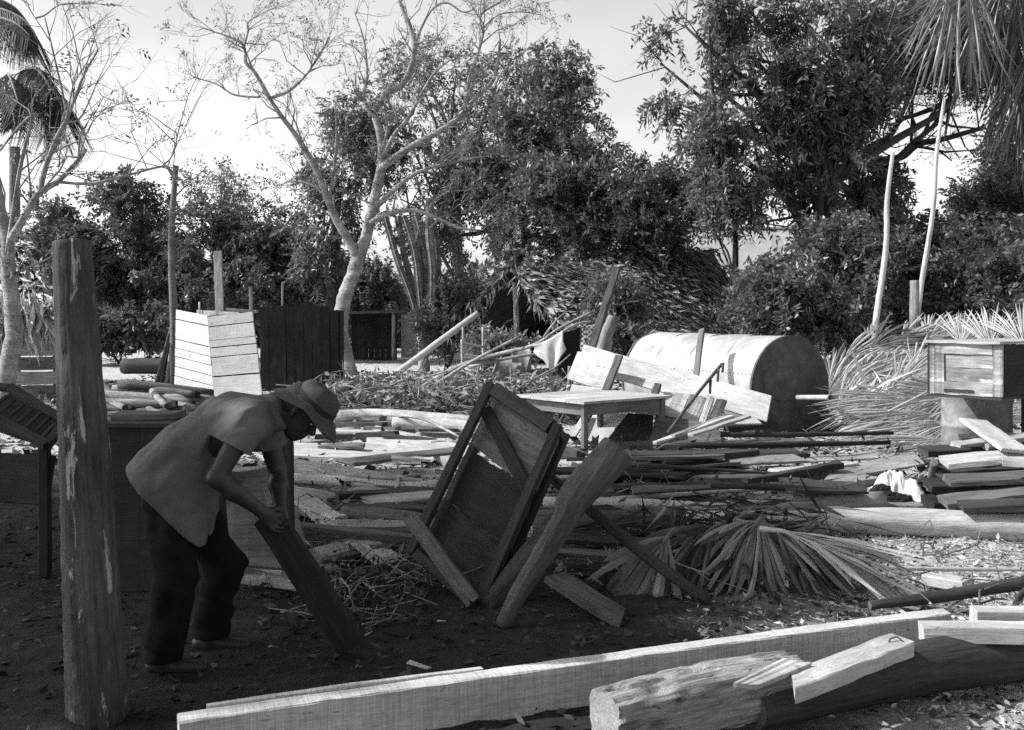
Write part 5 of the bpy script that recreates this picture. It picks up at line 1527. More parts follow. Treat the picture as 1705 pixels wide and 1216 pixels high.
def tilted_frame():
    A, B, C = P(796, 1010, 5.42), P(926, 716, 5.78), P(815, 644, 6.12)
    D = A + (C - B)
    u, v = (B - A).normalized(), (C - B).normalized()
    nor = u.cross(v).normalized()
    if nor.y < 0: nor = -nor
    root = empty('tilted_frame', A, 'dark wooden box frame tipped on one corner against the diagonal log', 'frame')
    dep = .13
    for o, w_ in ((0, .06), (dep, .05)):
        k = nor * o
        plank('rail', A + k - u * .02, B + k + u * .03, w_, .045, M_['dark'], parent=root, up=nor, warp=.002)
        plank('rail', D + k - u * .02, C + k + u * .02, w_, .045, M_['dark'], parent=root, up=nor, warp=.002)
        plank('rail', C + k - v * .04 + u * .0, B + k + v * .04, w_ + (.03 if o == 0 else .005), .05, M_['dark'], parent=root, up=nor, warp=.002)
        plank('rail', D + k - v * .035, A + k + v * .035, w_, .04, M_['dark'], parent=root, up=nor, warp=.002)
    for q in (A, B, C, D):
        plank('corner_block', q + nor * .023, q + nor * (dep - .023), .05, .05, M_['dark'], parent=root, up=u, seg=1)
    hb = (B - A).length
    segs = [(.0, .33, 'black'), (.334, .66, 'black'), (.664, .98, 'mid')]
    for s0, s1, mk in segs:
        k = nor * (dep * .62)
        l0 = D.lerp(A, .12) if .3 < s0 < .4 else D                 # the middle board is broken short
        slab('panel_board', (l0 + u * hb * s0 + k, A + u * hb * s0 + k, A + u * hb * s1 + k, l0 + u * hb * (s1 - (.02 if l0 is not D else 0)) + k), .012, M_[mk], root, jit=.006)
    plank('shadow_band', C.lerp(D, .12) + nor * .06, A.lerp(B, .62) + nor * .06, .08, .025, M_['black'], parent=root, up=nor)  # black strip standing in for the shadow band across the panel
tilted_frame()
log('log', [P(836, 1044, 5.06), P(866, 985, 5.09), P(904, 925, 5.12), P(938, 868, 5.16), P(955, 832, 5.19), P(988, 795, 5.24), P(1030, 752, 5.3)], [.036, .046, .055, .062, .082, .094, .098], BK, 'crooked log propped diagonally, its thick sawn end up to the right', 'log', sides=20, sub=5, rough=.07)
log('log', [P(812, 1018, 5.42), P(880, 930, 5.5), P(1000, 790, 5.75)], [.07, .075, .07], BKD, 'straight dark log leaning between the tilted frame and the crooked log', 'log', sides=14)
log('pole', [P(905, 786, 6.15), P(985, 852, 5.85), P(1080, 930, 5.6), P(1182, 1004, 5.42)], [.028, .034, .034, .03], BKD, 'slim dark pole slanting down to the right, crossing behind the crooked log', 'pole', sides=10)

# fan-palm leaves in the shade
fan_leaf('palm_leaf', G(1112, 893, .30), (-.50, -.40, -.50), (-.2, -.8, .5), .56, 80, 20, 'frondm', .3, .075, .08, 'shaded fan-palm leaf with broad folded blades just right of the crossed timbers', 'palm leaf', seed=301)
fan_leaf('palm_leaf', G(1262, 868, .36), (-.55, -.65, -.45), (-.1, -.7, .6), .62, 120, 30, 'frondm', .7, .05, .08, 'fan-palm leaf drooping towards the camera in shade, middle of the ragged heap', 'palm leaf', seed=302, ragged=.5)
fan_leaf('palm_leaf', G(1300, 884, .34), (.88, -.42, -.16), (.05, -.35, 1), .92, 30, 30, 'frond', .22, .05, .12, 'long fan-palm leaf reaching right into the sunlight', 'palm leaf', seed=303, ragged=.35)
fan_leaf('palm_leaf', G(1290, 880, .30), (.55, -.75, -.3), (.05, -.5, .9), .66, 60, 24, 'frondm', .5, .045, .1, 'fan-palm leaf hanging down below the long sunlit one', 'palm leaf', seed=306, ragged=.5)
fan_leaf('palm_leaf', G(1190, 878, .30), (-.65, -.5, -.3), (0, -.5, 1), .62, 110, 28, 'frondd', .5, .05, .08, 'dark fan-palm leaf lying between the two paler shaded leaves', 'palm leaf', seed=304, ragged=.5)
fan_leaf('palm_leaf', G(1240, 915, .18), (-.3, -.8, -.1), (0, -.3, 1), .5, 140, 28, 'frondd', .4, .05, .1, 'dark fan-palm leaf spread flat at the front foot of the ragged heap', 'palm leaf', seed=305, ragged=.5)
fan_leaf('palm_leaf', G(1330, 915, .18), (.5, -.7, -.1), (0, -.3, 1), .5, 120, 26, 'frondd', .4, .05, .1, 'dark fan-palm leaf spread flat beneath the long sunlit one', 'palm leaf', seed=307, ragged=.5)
rngp = np.random.default_rng(309); n_ = 420
cc = np.stack([rngp.normal(1.45, .38, n_), rngp.normal(6.85, .28, n_), rngp.uniform(.02, .28, n_)], 1)
V, F = leaf_quads(cc, np.stack([rngp.normal(0, 1, n_), rngp.normal(-.4, .6, n_), rngp.normal(-.15, .3, n_)], 1), rngp.normal(size=(n_, 3)), rngp.uniform(.15, .5, n_), rngp.uniform(.015, .04, n_))
props(add('palm_litter', mesh_np('palm_litter', V, F, M_['frondd'])), 'dark broken strips in the ragged palm leaf heap', kind='stuff')

log('stick', [G(1460, 946, .06), G(1600, 948, .05), G(1790, 949, .05)], [.012, .013, .011], M_['frond'], 'thin straight pale stick lying in the straw at the right', 'stick', sides=7)
plank('board', G(1545, 962, .05), G(1612, 976, .05), .13, .06, M_['pale'], 'short pale board end lying just below the thin pale stick', 'board')
log('branch', [G(1448, 1008, .05), G(1560, 994, .08), G(1720, 968, .14)], [.022, .032, .036], BKD, 'dark branch lying in the straw behind the foreground blocks', 'branch', sides=10)
log('branch', [G(1688, 1012, .02), G(1700, 992, .1), G(1716, 975, .2)], [.016, .018, .016], M_['barkdark'], 'short dark stub sticking up under the dark branch at the right edge', 'branch', sides=7)
# the long sawn beam
bA, bB = G(298, 1206, .18), G(1590, 1021, .18)
dv = (bB - bA).normalized(); sd = Vector((-dv.y, dv.x, 0))
ctr = Vector((0, 0, -.09)) + sd * .05
def beam():
    root = empty('beam', (bA + bB) / 2 + Vector((0, 0, -.18)), 'long pale sawn beam on edge across the foreground', 'beam')
    plank('board', bA + ctr, bB + ctr, .085, .18, M_['new'], parent=root, seg=40, jit=.0022, warp=.006, ch=.005, cut=(0, .3))
    j = bA.lerp(bB, .33)
    plank('batten', bA + dv * .1 + sd * .112 + Vector((0, 0, -.07)), j + sd * .112 + Vector((0, 0, -.07)), .026, .16, M_['new'], parent=root, seg=10, jit=.001, ch=.002)
beam()
plank('block', P(1534, 1053, 4.28), P(1860, 1056, 4.2), .1, .075, M_['pale'], 'front squared pale timber at the right edge, lying on the dark log', 'timber', ch=.006, warp=.001, jit=.002)
plank('block', P(1622, 1026, 4.55), P(1860, 1028, 4.5), .1, .075, M_['pale'], 'rear squared pale timber at the right edge, behind the front one', 'timber', ch=.006, warp=.001, jit=.002)
plank('block', P(1625, 1058, 4.55), P(1860, 1062, 4.5), .12, .14, M_['dark'], 'dark timber under the rear pale block at the right edge', 'timber')

def weathered_log():
    """a half-squared, rotten log with cracks and hollows along its top"""
    pts = [P(1008, 1204, 3.52), P(1090, 1182, 3.62), P(1190, 1158, 3.76), P(1320, 1130, 3.95)]
    sp, sr = smoothpts(pts, [.105, .11, .112, .10], 14)
    M = frame(pts[0], pts[-1]); Mi = M.inverted()
    N = 40; V = []; F = []
    for i, p in enumerate(sp):
        t = (sp[min(i + 1, len(sp) - 1)] - sp[max(i - 1, 0)]).normalized()
        nx = Vector((0, 0, 1)).cross(t).normalized(); ny = t.cross(nx)
        for k in range(N):
            a = 2 * math.pi * k / N
            c, s = math.cos(a), math.sin(a)
            q = 4.0                                           # a worn squared section
            r = sr[i] / (abs(c) ** q + abs(s) ** q) ** (1 / q)
            u = i / len(sp) * 9
            crack = float(vnoise(u * .9, k * 1.1, 31, 1.0)); fine = float(vnoise(u * 2.2, k * 2.3, 32, 1.0))
            r *= 1 - .16 * max(0, crack - .62) * 4 - .05 * fine
            hole = math.exp(-((u - 2.6) / .5) ** 2 - ((k - 13) / 1.6) ** 2) + math.exp(-((u - 5.2) / .35) ** 2 - ((k - 8) / 1.3) ** 2) + math.exp(-((u - 1.2) / .25) ** 2 - ((k - 8) / 1.2) ** 2)
            r *= 1 - .3 * hole
            V.append(tuple(Mi @ (p + (nx * c + ny * s) * r)))
    n = len(sp)
    for i in range(n - 1):
        for k in range(N):
            a, b = i * N + k, i * N + (k + 1) % N
            F.append((a, b, b + N, a + N))
    F.append(tuple(range(N))[::-1]); F.append(tuple(range((n - 1) * N, n * N)))
    me = mesh_np('log', np.array(V), F, [M_['rotten'], M_['cut']], False, [0] * (len(F) - 2) + [1, 1])
    props(add('log', me, None, M), 'rotten squared log with cracks and hollows, nearest in the foreground', 'log')
M_['rotten'] = wood('rotten_wood', .27, .6, sc=1.2, bs=1.0, blotch=.35, spots=.75)
weathered_log()
log('log', [P(1250, 1180, 3.78), P(1340, 1155, 3.92), P(1480, 1122, 4.1), P(1620, 1098, 4.28), P(1800, 1078, 4.45)], [.08, .095, .108, .112, .11], BKD, 'thick dark log under the pale timbers at the right edge', 'log', sides=20)
a, b = P(1322, 1128, 3.66), P(1502, 1064, 4.06)
dv2 = (b - a).normalized(); s2 = Vector((-dv2.y, dv2.x, 0))
plank('timber', a - Vector((0, 0, .03)), b - Vector((0, 0, .03)), .125, .06, M_['pale'], 'short thick pale plank, obliquely split at its near end, with a bent nail on top', 'plank', seg=10, jit=.003, warp=.006, ch=.004, cut=(1.1, .25))
slab('splinter', (P(1222, 1137, 3.6), P(1262, 1141, 3.6), P(1352, 1104, 3.78), P(1305, 1096, 3.8)), .02, M_['pale'], label='pale splinter tongue split off beside the short thick plank', cat='splinter', jit=.004, n=8)
mb = MB(); q = a.lerp(b, .86) + Vector((0, 0, .001))
mb.tube([q, q + Vector((.01, .004, .018)), q + Vector((.04, .012, .024)), q + Vector((.055, -.004, .012))], [.004, .004, .004, .003], 6)
nm = props(mb.build('nail', M_['rust_shade'], None, Matrix.Translation(q)), 'bent rusty nail on the short squared timber', 'nail')

# ================================================================ THE WORKER
def sdf_mesh(prims, cuts, lo, hi, h):
    """smooth union of capsules / ellipsoids, meshed with surface nets"""
    lo = np.array(lo, float); hi = np.array(hi, float)
    nx, ny, nz_ = [int(math.ceil(v)) + 1 for v in (hi - lo) / h]
    ax = [lo[i] + np.arange(n) * h for i, n in enumerate((nx, ny, nz_))]
    Fd = np.full((nx, ny, nz_), .5, np.float32)
    for pr in prims:
        if pr[0] == 'c':
            _, a, b, ra, rb, k = pr
            a = np.array(a); b = np.array(b); m_ = max(ra, rb) + k + 3 * h
            bl, bh = np.minimum(a, b) - m_, np.maximum(a, b) + m_
        else:
            _, c, rad, R_, k = pr
            c = np.array(c); m_ = max(rad) + k + 3 * h
            bl, bh = c - m_, c + m_
        sl = []
        for i in range(3):
            s0 = max(0, int((bl[i] - lo[i]) / h)); s1 = min(len(ax[i]), int((bh[i] - lo[i]) / h) + 2)
            sl.append(slice(s0, max(s0, s1)))
        Xg, Yg, Zg = np.meshgrid(ax[0][sl[0]], ax[1][sl[1]], ax[2][sl[2]], indexing='ij')
        if Xg.size == 0: continue
        Q = np.stack([Xg, Yg, Zg], -1)
        if pr[0] == 'c':
            ab = b - a
            t = np.clip(((Q - a) @ ab) / max(ab @ ab, 1e-9), 0, 1)
            d_ = np.linalg.norm(Q - a - t[..., None] * ab, axis=-1) - (ra + (rb - ra) * t)
        else:
            q = (Q - c) @ np.array(R_)           # columns of R_ are the ellipsoid's axes
            rd = np.array(rad)
            k0 = np.linalg.norm(q / rd, axis=-1); k1 = np.linalg.norm(q / rd ** 2, axis=-1)
            d_ = k0 * (k0 - 1) / np.maximum(k1, 1e-6)
        cur = Fd[tuple(sl)]
        hh = np.clip(.5 + .5 * (cur - d_) / k, 0, 1)
        Fd[tuple(sl)] = cur * (1 - hh) + d_ * hh - k * hh * (1 - hh)
    Xg, Yg, Zg = np.meshgrid(*ax, indexing='ij')
    for (p, n_) in cuts:
        p = np.array(p); n_ = np.array(n_, float); n_ /= np.linalg.norm(n_)
        Fd = np.maximum(Fd, (Xg - p[0]) * n_[0] + (Yg - p[1]) * n_[1] + (Zg - p[2]) * n_[2])
    ins = Fd < 0
    c8 = np.zeros((nx - 1, ny - 1, nz_ - 1), np.int32)
    offs = [(i, j, k) for i in (0, 1) for j in (0, 1) for k in (0, 1)]
    for (i, j, k) in offs: c8 += ins[i:nx - 1 + i, j:ny - 1 + j, k:nz_ - 1 + k]
    act = (c8 > 0) & (c8 < 8)
    idx = -np.ones(act.shape, np.int64); idx[act] = np.arange(act.sum())
    cells = np.argwhere(act)
    acc = np.zeros((len(cells), 3)); cnt = np.zeros(len(cells))
    edges = [(a, b) for a in offs for b in offs if sum(b) - sum(a) == 1 and all(y >= x for x, y in zip(a, b))]
    for a, b in edges:
        fa = Fd[cells[:, 0] + a[0], cells[:, 1] + a[1], cells[:, 2] + a[2]]; fb = Fd[cells[:, 0] + b[0], cells[:, 1] + b[1], cells[:, 2] + b[2]]
        m_ = (fa < 0) != (fb < 0)
        t = np.where(m_, fa / np.where(m_, fa - fb, 1), 0)
        acc[m_] += (np.array(a) + t[:, None] * (np.array(b) - np.array(a)))[m_]; cnt[m_] += 1
    V = lo + (cells + acc / cnt[:, None]) * h
    quads = []
    for axn in range(3):
        o = [(0, 0, 0), None, None, None]
        u = [0, 0, 0]; u[(axn + 1) % 3] = 1; v = [0, 0, 0]; v[(axn + 2) % 3] = 1
        sh = [slice(1, n - 1) for n in (nx, ny, nz_)]; sh[axn] = slice(0, (nx, ny, nz_)[axn] - 1)
        I = np.argwhere(np.ones([s.stop - s.start for s in sh], bool)) + np.array([s.start for s in sh])
        e = [0, 0, 0]; e[axn] = 1
        s0 = ins[I[:, 0], I[:, 1], I[:, 2]]; s1 = ins[I[:, 0] + e[0], I[:, 1] + e[1], I[:, 2] + e[2]]
        m_ = s0 != s1; I = I[m_]; fl_ = s0[m_]
        if not len(I): continue
        def g_(du, dv_): 
            J = I - np.array(u) * du - np.array(v) * dv_
            return idx[J[:, 0], J[:, 1], J[:, 2]]
        q = np.stack([g_(1, 1), g_(0, 1), g_(0, 0), g_(1, 0)], 1)
        q[~fl_] = q[~fl_][:, ::-1]
        quads.append(q)
    return V, np.concatenate(quads)

def person():
    hipR, hipL = P(284, 812, 4.43), P(300, 812, 4.57)
    kneeR, ankR = P(292, 962, 4.36), P(272, 1092, 4.40)
    kneeL, ankL = P(374, 940, 4.66), P(348, 1056, 4.72)
    pel, wai, che, upc, nek = P(290, 792, 4.5), P(326, 752, 4.5), P(380, 712, 4.5), P(424, 696, 4.5), P(464, 682, 4.5)
    shR, elR, wrR = P(412, 704, 4.31), P(360, 796, 4.24), P(436, 852, 4.38)
    shL, elL, wrL = P(440, 706, 4.69), P(462, 786, 4.74), P(466, 850, 4.60)
    hc = P(501, 684, 4.5)
    f = Vector((.74, -.04, -.67)).normalized(); u = Vector((.67, 0, .74)); u = (u - u.dot(f) * f).normalized(); s = f.cross(u)   # face forward, crown up, side
    root = empty('person', (hipR.x + .05, 4.5, 0), 'person in grey short-sleeved shirt and straw hat bending over a dark board', 'person')
    def pt(v): return tuple(v)
    Y = Vector((0, 1, 0))
    B = []
    # trunk
    for o in (-.075, .075):
        B += [('c', pt(pel + Y * o), pt(wai + Y * o), .115, .10, .05), ('c', pt(wai + Y * o), pt(che + Y * o), .10, .115, .05), ('c', pt(che + Y * o), pt(upc + Y * o * 1.2), .115, .085, .05)]
    B += [('c', pt(upc), pt(nek), .07, .058, .05), ('c', pt(nek), pt(hc - u * .04 - f * .02), .056, .056, .03)]
    # legs
    for hp, kn, an, sg in ((hipR, kneeR, ankR, -1), (hipL, kneeL, ankL, 1)):
        B += [('c', pt(hp), pt(kn), .098, .06, .04), ('c', pt(kn), pt(kn.lerp(an, .3) - Vector((.02, 0, 0))), .056, .058, .03), ('c', pt(kn.lerp(an, .3) - Vector((.02, 0, 0))), pt(an), .058, .038, .03)]
        ft = an + Vector((.0, 0, -.035))
        B += [('c', pt(ft - Vector((.045, 0, .005))), pt(ft + Vector((.17, 0, -.015))), .036, .028, .025), ('c', pt(an), pt(ft), .04, .036, .02)]
    # arms
    for sh, el, wr in ((shR, elR, wrR), (shL, elL, wrL)):
        B += [('c', pt(sh), pt(el), .055, .04, .04), ('c', pt(el), pt(el.lerp(wr, .35)), .04, .043, .02), ('c', pt(el.lerp(wr, .35)), pt(wr), .043, .026, .02)]
    # head: skull, face, jaw, nose, brow, ear
    R_ = np.array([list(f), list(s), list(u)]).T
    B += [('e', pt(hc + u * .02 - f * .01), (.098, .075, .095), R_, .02), ('e', pt(hc - u * .045 + f * .025), (.07, .058, .08), R_, .02), ('c', pt(hc - u * .10 + f * .05), pt(hc - u * .085 + f * .062), .03, .026, .02),
          ('c', pt(hc - u * .0 + f * .088), pt(hc - u * .04 + f * .108), .010, .015, .012), ('c', pt(hc + u * .012 + f * .085 - s * .035), pt(hc + u * .012 + f * .085 + s * .035), .013, .013, .015),
          ('c', pt(hc - u * .067 + f * .085 - s * .02), pt(hc - u * .067 + f * .085 + s * .02), .011, .011, .008), ('c', pt(hc - u * .08 + f * .083 - s * .015), pt(hc - u * .08 + f * .083 + s * .015), .010, .010, .008)]
    for sg in (-1, 1):
        e0 = hc + s * sg * .076 - f * .012
        B += [('c', pt(e0 + u * .02), pt(e0 - u * .025 + f * .004), .013, .010, .006)]
    # hands close round the log: palm, four bent fingers, a thumb each
    lg0, lg1 = P(452, 868, 4.44), P(470, 892, 4.46)
    la = (P(572, 1050, 4.62) - P(452, 868, 4.44)).normalized()
    for wr, cc, sg in ((wrR, P(462, 872, 4.42), -1), (wrL, P(478, 876, 4.52), 1)):
        d0 = (cc - wr).normalized()
        kn = wr + d0 * .075
        w_ = la - la.dot(d0) * d0; w_.normalize()
        nn = d0.cross(w_)
        if nn.y * sg > 0: nn = -nn                 # fingers bend towards the log, between the two hands
        nn = -nn if sg < 0 else nn
        B += [('c', pt(wr), pt(wr + d0 * .02), .027, .028, .02), ('c', pt(wr + d0 * .03 - w_ * .018), pt(kn - w_ * .026), .021, .016, .012), ('c', pt(wr + d0 * .03 + w_ * .018), pt(kn + w_ * .026), .021, .016, .012), ('c', pt(wr + d0 * .03), pt(kn), .021, .017, .012)]
        for i, (ofs, l1, l2, l3) in enumerate(((-.033, .032, .022, .016), (-.011, .038, .026, .018), (.011, .036, .024, .018), (.033, .028, .018, .014))):
            p0 = kn + w_ * ofs; p1 = p0 + (d0 * .75 + nn * .55).normalized() * l1; p2 = p1 + (d0 * .15 + nn * .95).normalized() * l2; p3 = p2 + (-d0 * .5 + nn * .8).normalized() * l3
            B += [('c', pt(p0), pt(p1), .0095, .009, .004), ('c', pt(p1), pt(p2), .009, .0085, .003), ('c', pt(p2), pt(p3), .0085, .0075, .003)]
        t0 = wr + d0 * .025 - w_ * .024; t1 = t0 + (d0 * .6 - w_ * .7 + nn * .35).normalized() * .035; t2 = t1 + (d0 * .8 - w_ * .1 + nn * .6).normalized() * .03
        B += [('c', pt(t0), pt(t1), .014, .0115, .008), ('c', pt(t1), pt(t2), .0115, .009, .004)]
    V, F = sdf_mesh(B, [], (-1.85, 4.08, -.02), (-.72, 4.95, 1.36), .008)
    T = WORLDM[root.name]; off = np.array(T.translation)[None]
    add('body', mesh_np('body', V - off, F, M_['skin'], True), root, T)
    # trousers
    Tr = []
    for o in (-.075, .075):
        Tr += [('c', pt(pel + Y * o), pt(wai + Y * o), .12, .105, .05)]
    for hp, kn, an in ((hipR, kneeR, ankR), (hipL, kneeL, ankL)):
        Tr += [('c', pt(hp + Vector((-.015, 0, 0))), pt(kn), .116, .09, .05), ('c', pt(kn), pt(an + Vector((.0, 0, .0))), .09, .082, .04)]
    V, F = sdf_mesh(Tr, [((0, 0, .062), (0, 0, -1)), (pt(wai), (.7, 0, .7))], (-1.9, 4.05, .0), (-1.0, 4.98, 1.2), .010)
    wob = (vnoise(V[:, 0] * 2 + V[:, 1], V[:, 2], 5, 9) - .5) * .03 + (vnoise(V[:, 0] * .6, V[:, 2] * 3 + V[:, 1] + V[:, 0], 6, 10) - .5) * .022
    c_ = np.array([pel.x, 4.5, 0])
    dirv = unit(np.stack([V[:, 0] - c_[0], V[:, 1] - c_[1], V[:, 2] * 0], 1))
    add('trousers', mesh_np('trousers', V + dirv * wob[:, None] - off, F, M_['trousers'], True), root, T)
    # shirt: trunk, short sleeves, loose tail hanging at the front
    S_ = []
    for o in (-.095, .095):
        S_ += [('c', pt(P(262, 808, 4.5) + Y * o), pt(P(322, 744, 4.5) + Y * o), .146, .126, .06), ('c', pt(P(322, 744, 4.5) + Y * o), pt(P(382, 708, 4.5) + Y * o), .122, .130, .06), ('c', pt(P(382, 708, 4.5) + Y * o), pt(P(430, 696, 4.5) + Y * o * 1.1), .130, .10, .05),
               ('c', pt(P(300, 790, 4.5) + Y * o), pt(P(318, 885, 4.5) + Y * o), .145, .10, .05), ('c', pt(P(355, 740, 4.5) + Y * o), pt(P(340, 798, 4.5) + Y * o), .10, .075, .05)]
    S_ += [('c', pt(P(430, 694, 4.5)), pt(P(458, 684, 4.5)), .095, .078, .04), ('c', pt(P(456, 678, 4.5) + Y * -.03), pt(P(466, 700, 4.5) + Y * -.02), .06, .05, .02)]
    for sh, el in ((shR, elR), (shL, elL)):
        S_ += [('c', pt(sh + Vector((0, 0, -.005))), pt(sh.lerp(el, .62)), .078, .083, .05)]
    dR = (elR - shR).normalized(); dL = (elL - shL).normalized()
    hem = P(300, 832, 4.5)
    V, F = sdf_mesh(S_, [(pt(P(278, 824, 4.5)), (-.744, 0, -.668)), (pt(P(476, 690, 4.5)), (.95, 0, .1))], (-1.9, 4.05, .5), (-.82, 4.98, 1.36), .009)
    # sleeve openings: cut off sleeve ends by pulling vertices beyond the cuff plane back to it
    for sh, el, dvv in ((shR, elR, dR), (shL, elL, dL)):
        cp = np.array(sh.lerp(el, .44)); dn = np.array(dvv)
        rel = V - np.array(sh); along = rel @ dn
        rad = np.linalg.norm(rel - along[:, None] * dn, axis=1)
        over = (V - cp) @ dn
        m_ = (over > 0) & (rad < .115) & (over < .17) & ((V[:, 1] - 4.5) * (sh.y - 4.5) > .024)
        V[m_] -= over[m_][:, None] * dn * .97
    hd = np.clip(-((V - np.array(P(278, 824, 4.5))) @ np.array([-.744, 0, -.668])) / .10, .12, 1)     # keep the hem itself straight
    # creases run from the armpit down to the hip, and bunch under the arm
    al = V[:, 0] * .72 + V[:, 2] * .69; ac = V[:, 0] * -.69 + V[:, 2] * .72
    fold = (vnoise(al * 6 + V[:, 1] * 3, ac * 17 + V[:, 1] * 4, 15, 1) - .5) * .026 + (vnoise(al * 20, ac * 30 + V[:, 1] * 22, 16, 1) - .5) * .010
    cl = np.array([P(340, 745, 4.5).x, 4.5, P(340, 745, 4.5).z])
    dirv = unit(V - cl)
    V = V + dirv * (fold * hd)[:, None]
    add('shirt', mesh_np('shirt', V - off, F, M_['shirt'], True), root, T)
    # hair under the hat, eyes
    Hh = [('e', pt(hc + u * .028 - f * .02), (.098, .08, .095), R_, .01), ('e', pt(hc - u * .03 - f * .06), (.045, .06, .06), R_, .03)]
    V, F = sdf_mesh(Hh, [(pt(hc + f * .062), tuple(f)), (pt(hc - u * .055), tuple(-u))], tuple(hc - Vector((.2, .2, .2))), tuple(hc + Vector((.2, .2, .2))), .008)
    add('hair', mesh_np('hair', V - off, F, M_['hair'], True), root, T)
    for sg in (-1, 1):
        V, F = sdf_mesh([('e', pt(hc + f * .078 - u * .004 + s * sg * .03), (.010, .012, .008), R_, .002)], [], tuple(hc - Vector((.15, .15, .15))), tuple(hc + Vector((.15, .15, .15))), .004)
        add('eye', mesh_np('eye', V - off, F, M_['cloth'], True), root, T)
    # straw hat: rounded crown, wide brim drooping at the front and back
    hb = hc + u * .058 + f * .028
    Vh, Fh = [], []
    N = 48
    prof = [(.0, .098), (.03, .097), (.06, .091), (.082, .078), (.094, .055), (.100, .028), (.103, .004), (.116, -.004), (.14, -.010), (.155, -.016), (.170, -.026), (.172, -.032), (.155, -.024), (.14, -.017), (.114, -.010), (.098, -.004), (.095, .025), (.086, .055), (.06, .083), (.0, .09)]
    for (r, z) in prof:
        for k in range(N):
            a = 2 * math.pi * k / N
            c_, s_ = math.cos(a), math.sin(a)
            brim = max(0, (r - .1) / .09)
            dz = -.045 * brim * max(0, c_) ** 1.5 - .055 * brim * max(0, -c_) + .018 * brim * abs(s_) + .004 * math.sin(a * 5)
            dent = -.018 * math.exp(-((r * c_ - .02) / .04) ** 2 - (r * s_ / .03) ** 2) if z > .07 else 0
            q = hb + f * (r * c_ * 1.08) + s * (r * s_ * .95) + u * (z + dz + dent)
            Vh.append(tuple(q))
    for i in range(len(prof) - 1):
        for k in range(N):
            a, b = i * N + k, i * N + (k + 1) % N
            Fh.append((a, a + N, b + N, b))
    hat = MB().addvf(Vh, Fh, True).build('straw_hat', M_['straw'], root)
    Vb, Fb = [], []
    for z in (.004, .03):
        for k in range(N):
            a = 2 * math.pi * k / N
            r = .103 if z < .02 else .1015
            Vb.append(tuple(hb + f * (r * math.cos(a) * 1.08) + s * (r * math.sin(a) * .95) + u * z))
    for k in range(N): Fb.append((k, (k + 1) % N, N + (k + 1) % N, N + k))
    m2 = MB().addvf(Vb, Fb, True)
    m2.build('hat_band', M_['band'], hat, T)
person()
plank('board', P(446, 858, 4.53), P(588, 1078, 4.64), .14, .045, M_['black'], 'broad dark board tilted up in the worker\'s hands, lower end on the ground', 'board', up=(-.25, -1, .3), jit=.004)

# ================================================================ LITTER ON THE GROUND
def flakes(name, label, n, region, size, mat, seed, flat=.35, aspect=.3, dens=None, zoff=.004):
    rng = np.random.default_rng(seed)
    x0, x1, y0, y1 = region
    x = rng.uniform(x0, x1, n); y = rng.uniform(y0, y1, n)
    if dens is not None:
        k = rng.uniform(0, 1, n) < dens(x, y); x, y = x[k], y[k]
    n = len(x)
    z = ground_h(x, y) + zoff + rng.uniform(0, .012, n)
    ln = size * rng.uniform(.35, 1.6, n) ** 1.3
    dv = np.stack([rng.normal(size=n), rng.normal(size=n), rng.normal(size=n) * flat * .5 + .05], 1)
    sd = np.stack([rng.normal(size=n), rng.normal(size=n), rng.normal(size=n) * flat], 1)
    V, F = leaf_quads(np.stack([x, y, z], 1), dv, sd, ln, ln * aspect * rng.uniform(.5, 1.5, n))
    props(add(name, mesh_np(name, V, F, M_[mat])), label, kind='stuff')

def right_dense(x, y): return np.clip((x - .9 - (y - 3.5) * .12) / .8 + (vnoise(x, y, 8, 2) - .5) * 1.2, 0, 1)
flakes('straw_litter', 'pale wood chips and straw scattered on the sunlit ground', 34000, (-.2, 4.6, 3.0, 8.5), .036, 'chip', 401, dens=right_dense)
flakes('straw_litter', 'dark bits of bark among the straw', 2600, (-.2, 4.6, 3.0, 8.5), .035, 'litterd', 402, dens=right_dense)
flakes('leaf_litter', 'dark leaf litter over the shaded working ground', 7000, (-4, 2.6, 3.0, 9.5), .045, 'litterd', 403, aspect=.5)
flakes('leaf_litter', 'dry leaf litter on the sunlit ground of the middle yard', 9000, (-8, 6, 9, 24), .09, 'litter', 404, aspect=.5, flat=.6)
flakes('leaf_litter', 'dark litter on the ground of the middle yard', 9000, (-9, 7, 9, 26), .11, 'litterd', 405, aspect=.5, flat=.7)

def brush(label, region, n, seed, hgt, size=(.25, .8), lf=1.0):
    """a tangle of twigs and dry leaves"""
    rng = np.random.default_rng(seed)
    x0, x1, y0, y1 = region
    mb = MB()
    for i in range(n):
        x, y = rng.uniform(x0, x1), rng.uniform(y0, y1)
        c = Vector((x, y, float(rng.uniform(0, 1) ** 1.6) * hgt + .02))
        dv = Vector((rng.normal(), rng.normal() * .8, rng.normal() * .35)).normalized() * rng.uniform(*size) * .5
        m_ = c + Vector(rng.normal(size=3)) * .04
        r = rng.uniform(.004, .016) * (.45 if lf < 1 else 1)
        a, b = c - dv, c + dv
        a.z = max(a.z, .01); b.z = max(b.z, .01)
        mb.tube([a, m_, b], [r, r, r * .5], 4)
    props(mb.build('brush_pile', M_['barkgrey'], None, Matrix.Translation(((x0 + x1) / 2, (y0 + y1) / 2, 0))), label, kind='stuff')
    m = n * 5
    x = rng.uniform(x0, x1, m); y = rng.uniform(y0, y1, m); z = rng.uniform(0, 1, m) ** 1.8 * hgt + .02
    V, F = leaf_quads(np.stack([x, y, z], 1), rng.normal(size=(m, 3)), rng.normal(size=(m, 3)), rng.uniform(.06, .2, m) * lf, rng.uniform(.03, .09, m) * lf)
    props(add('brush_leaves', mesh_np('brush_leaves', V, F, M_['litter' if seed % 2 else 'litterd'])), 'dry leaves caught in ' + label, kind='stuff')
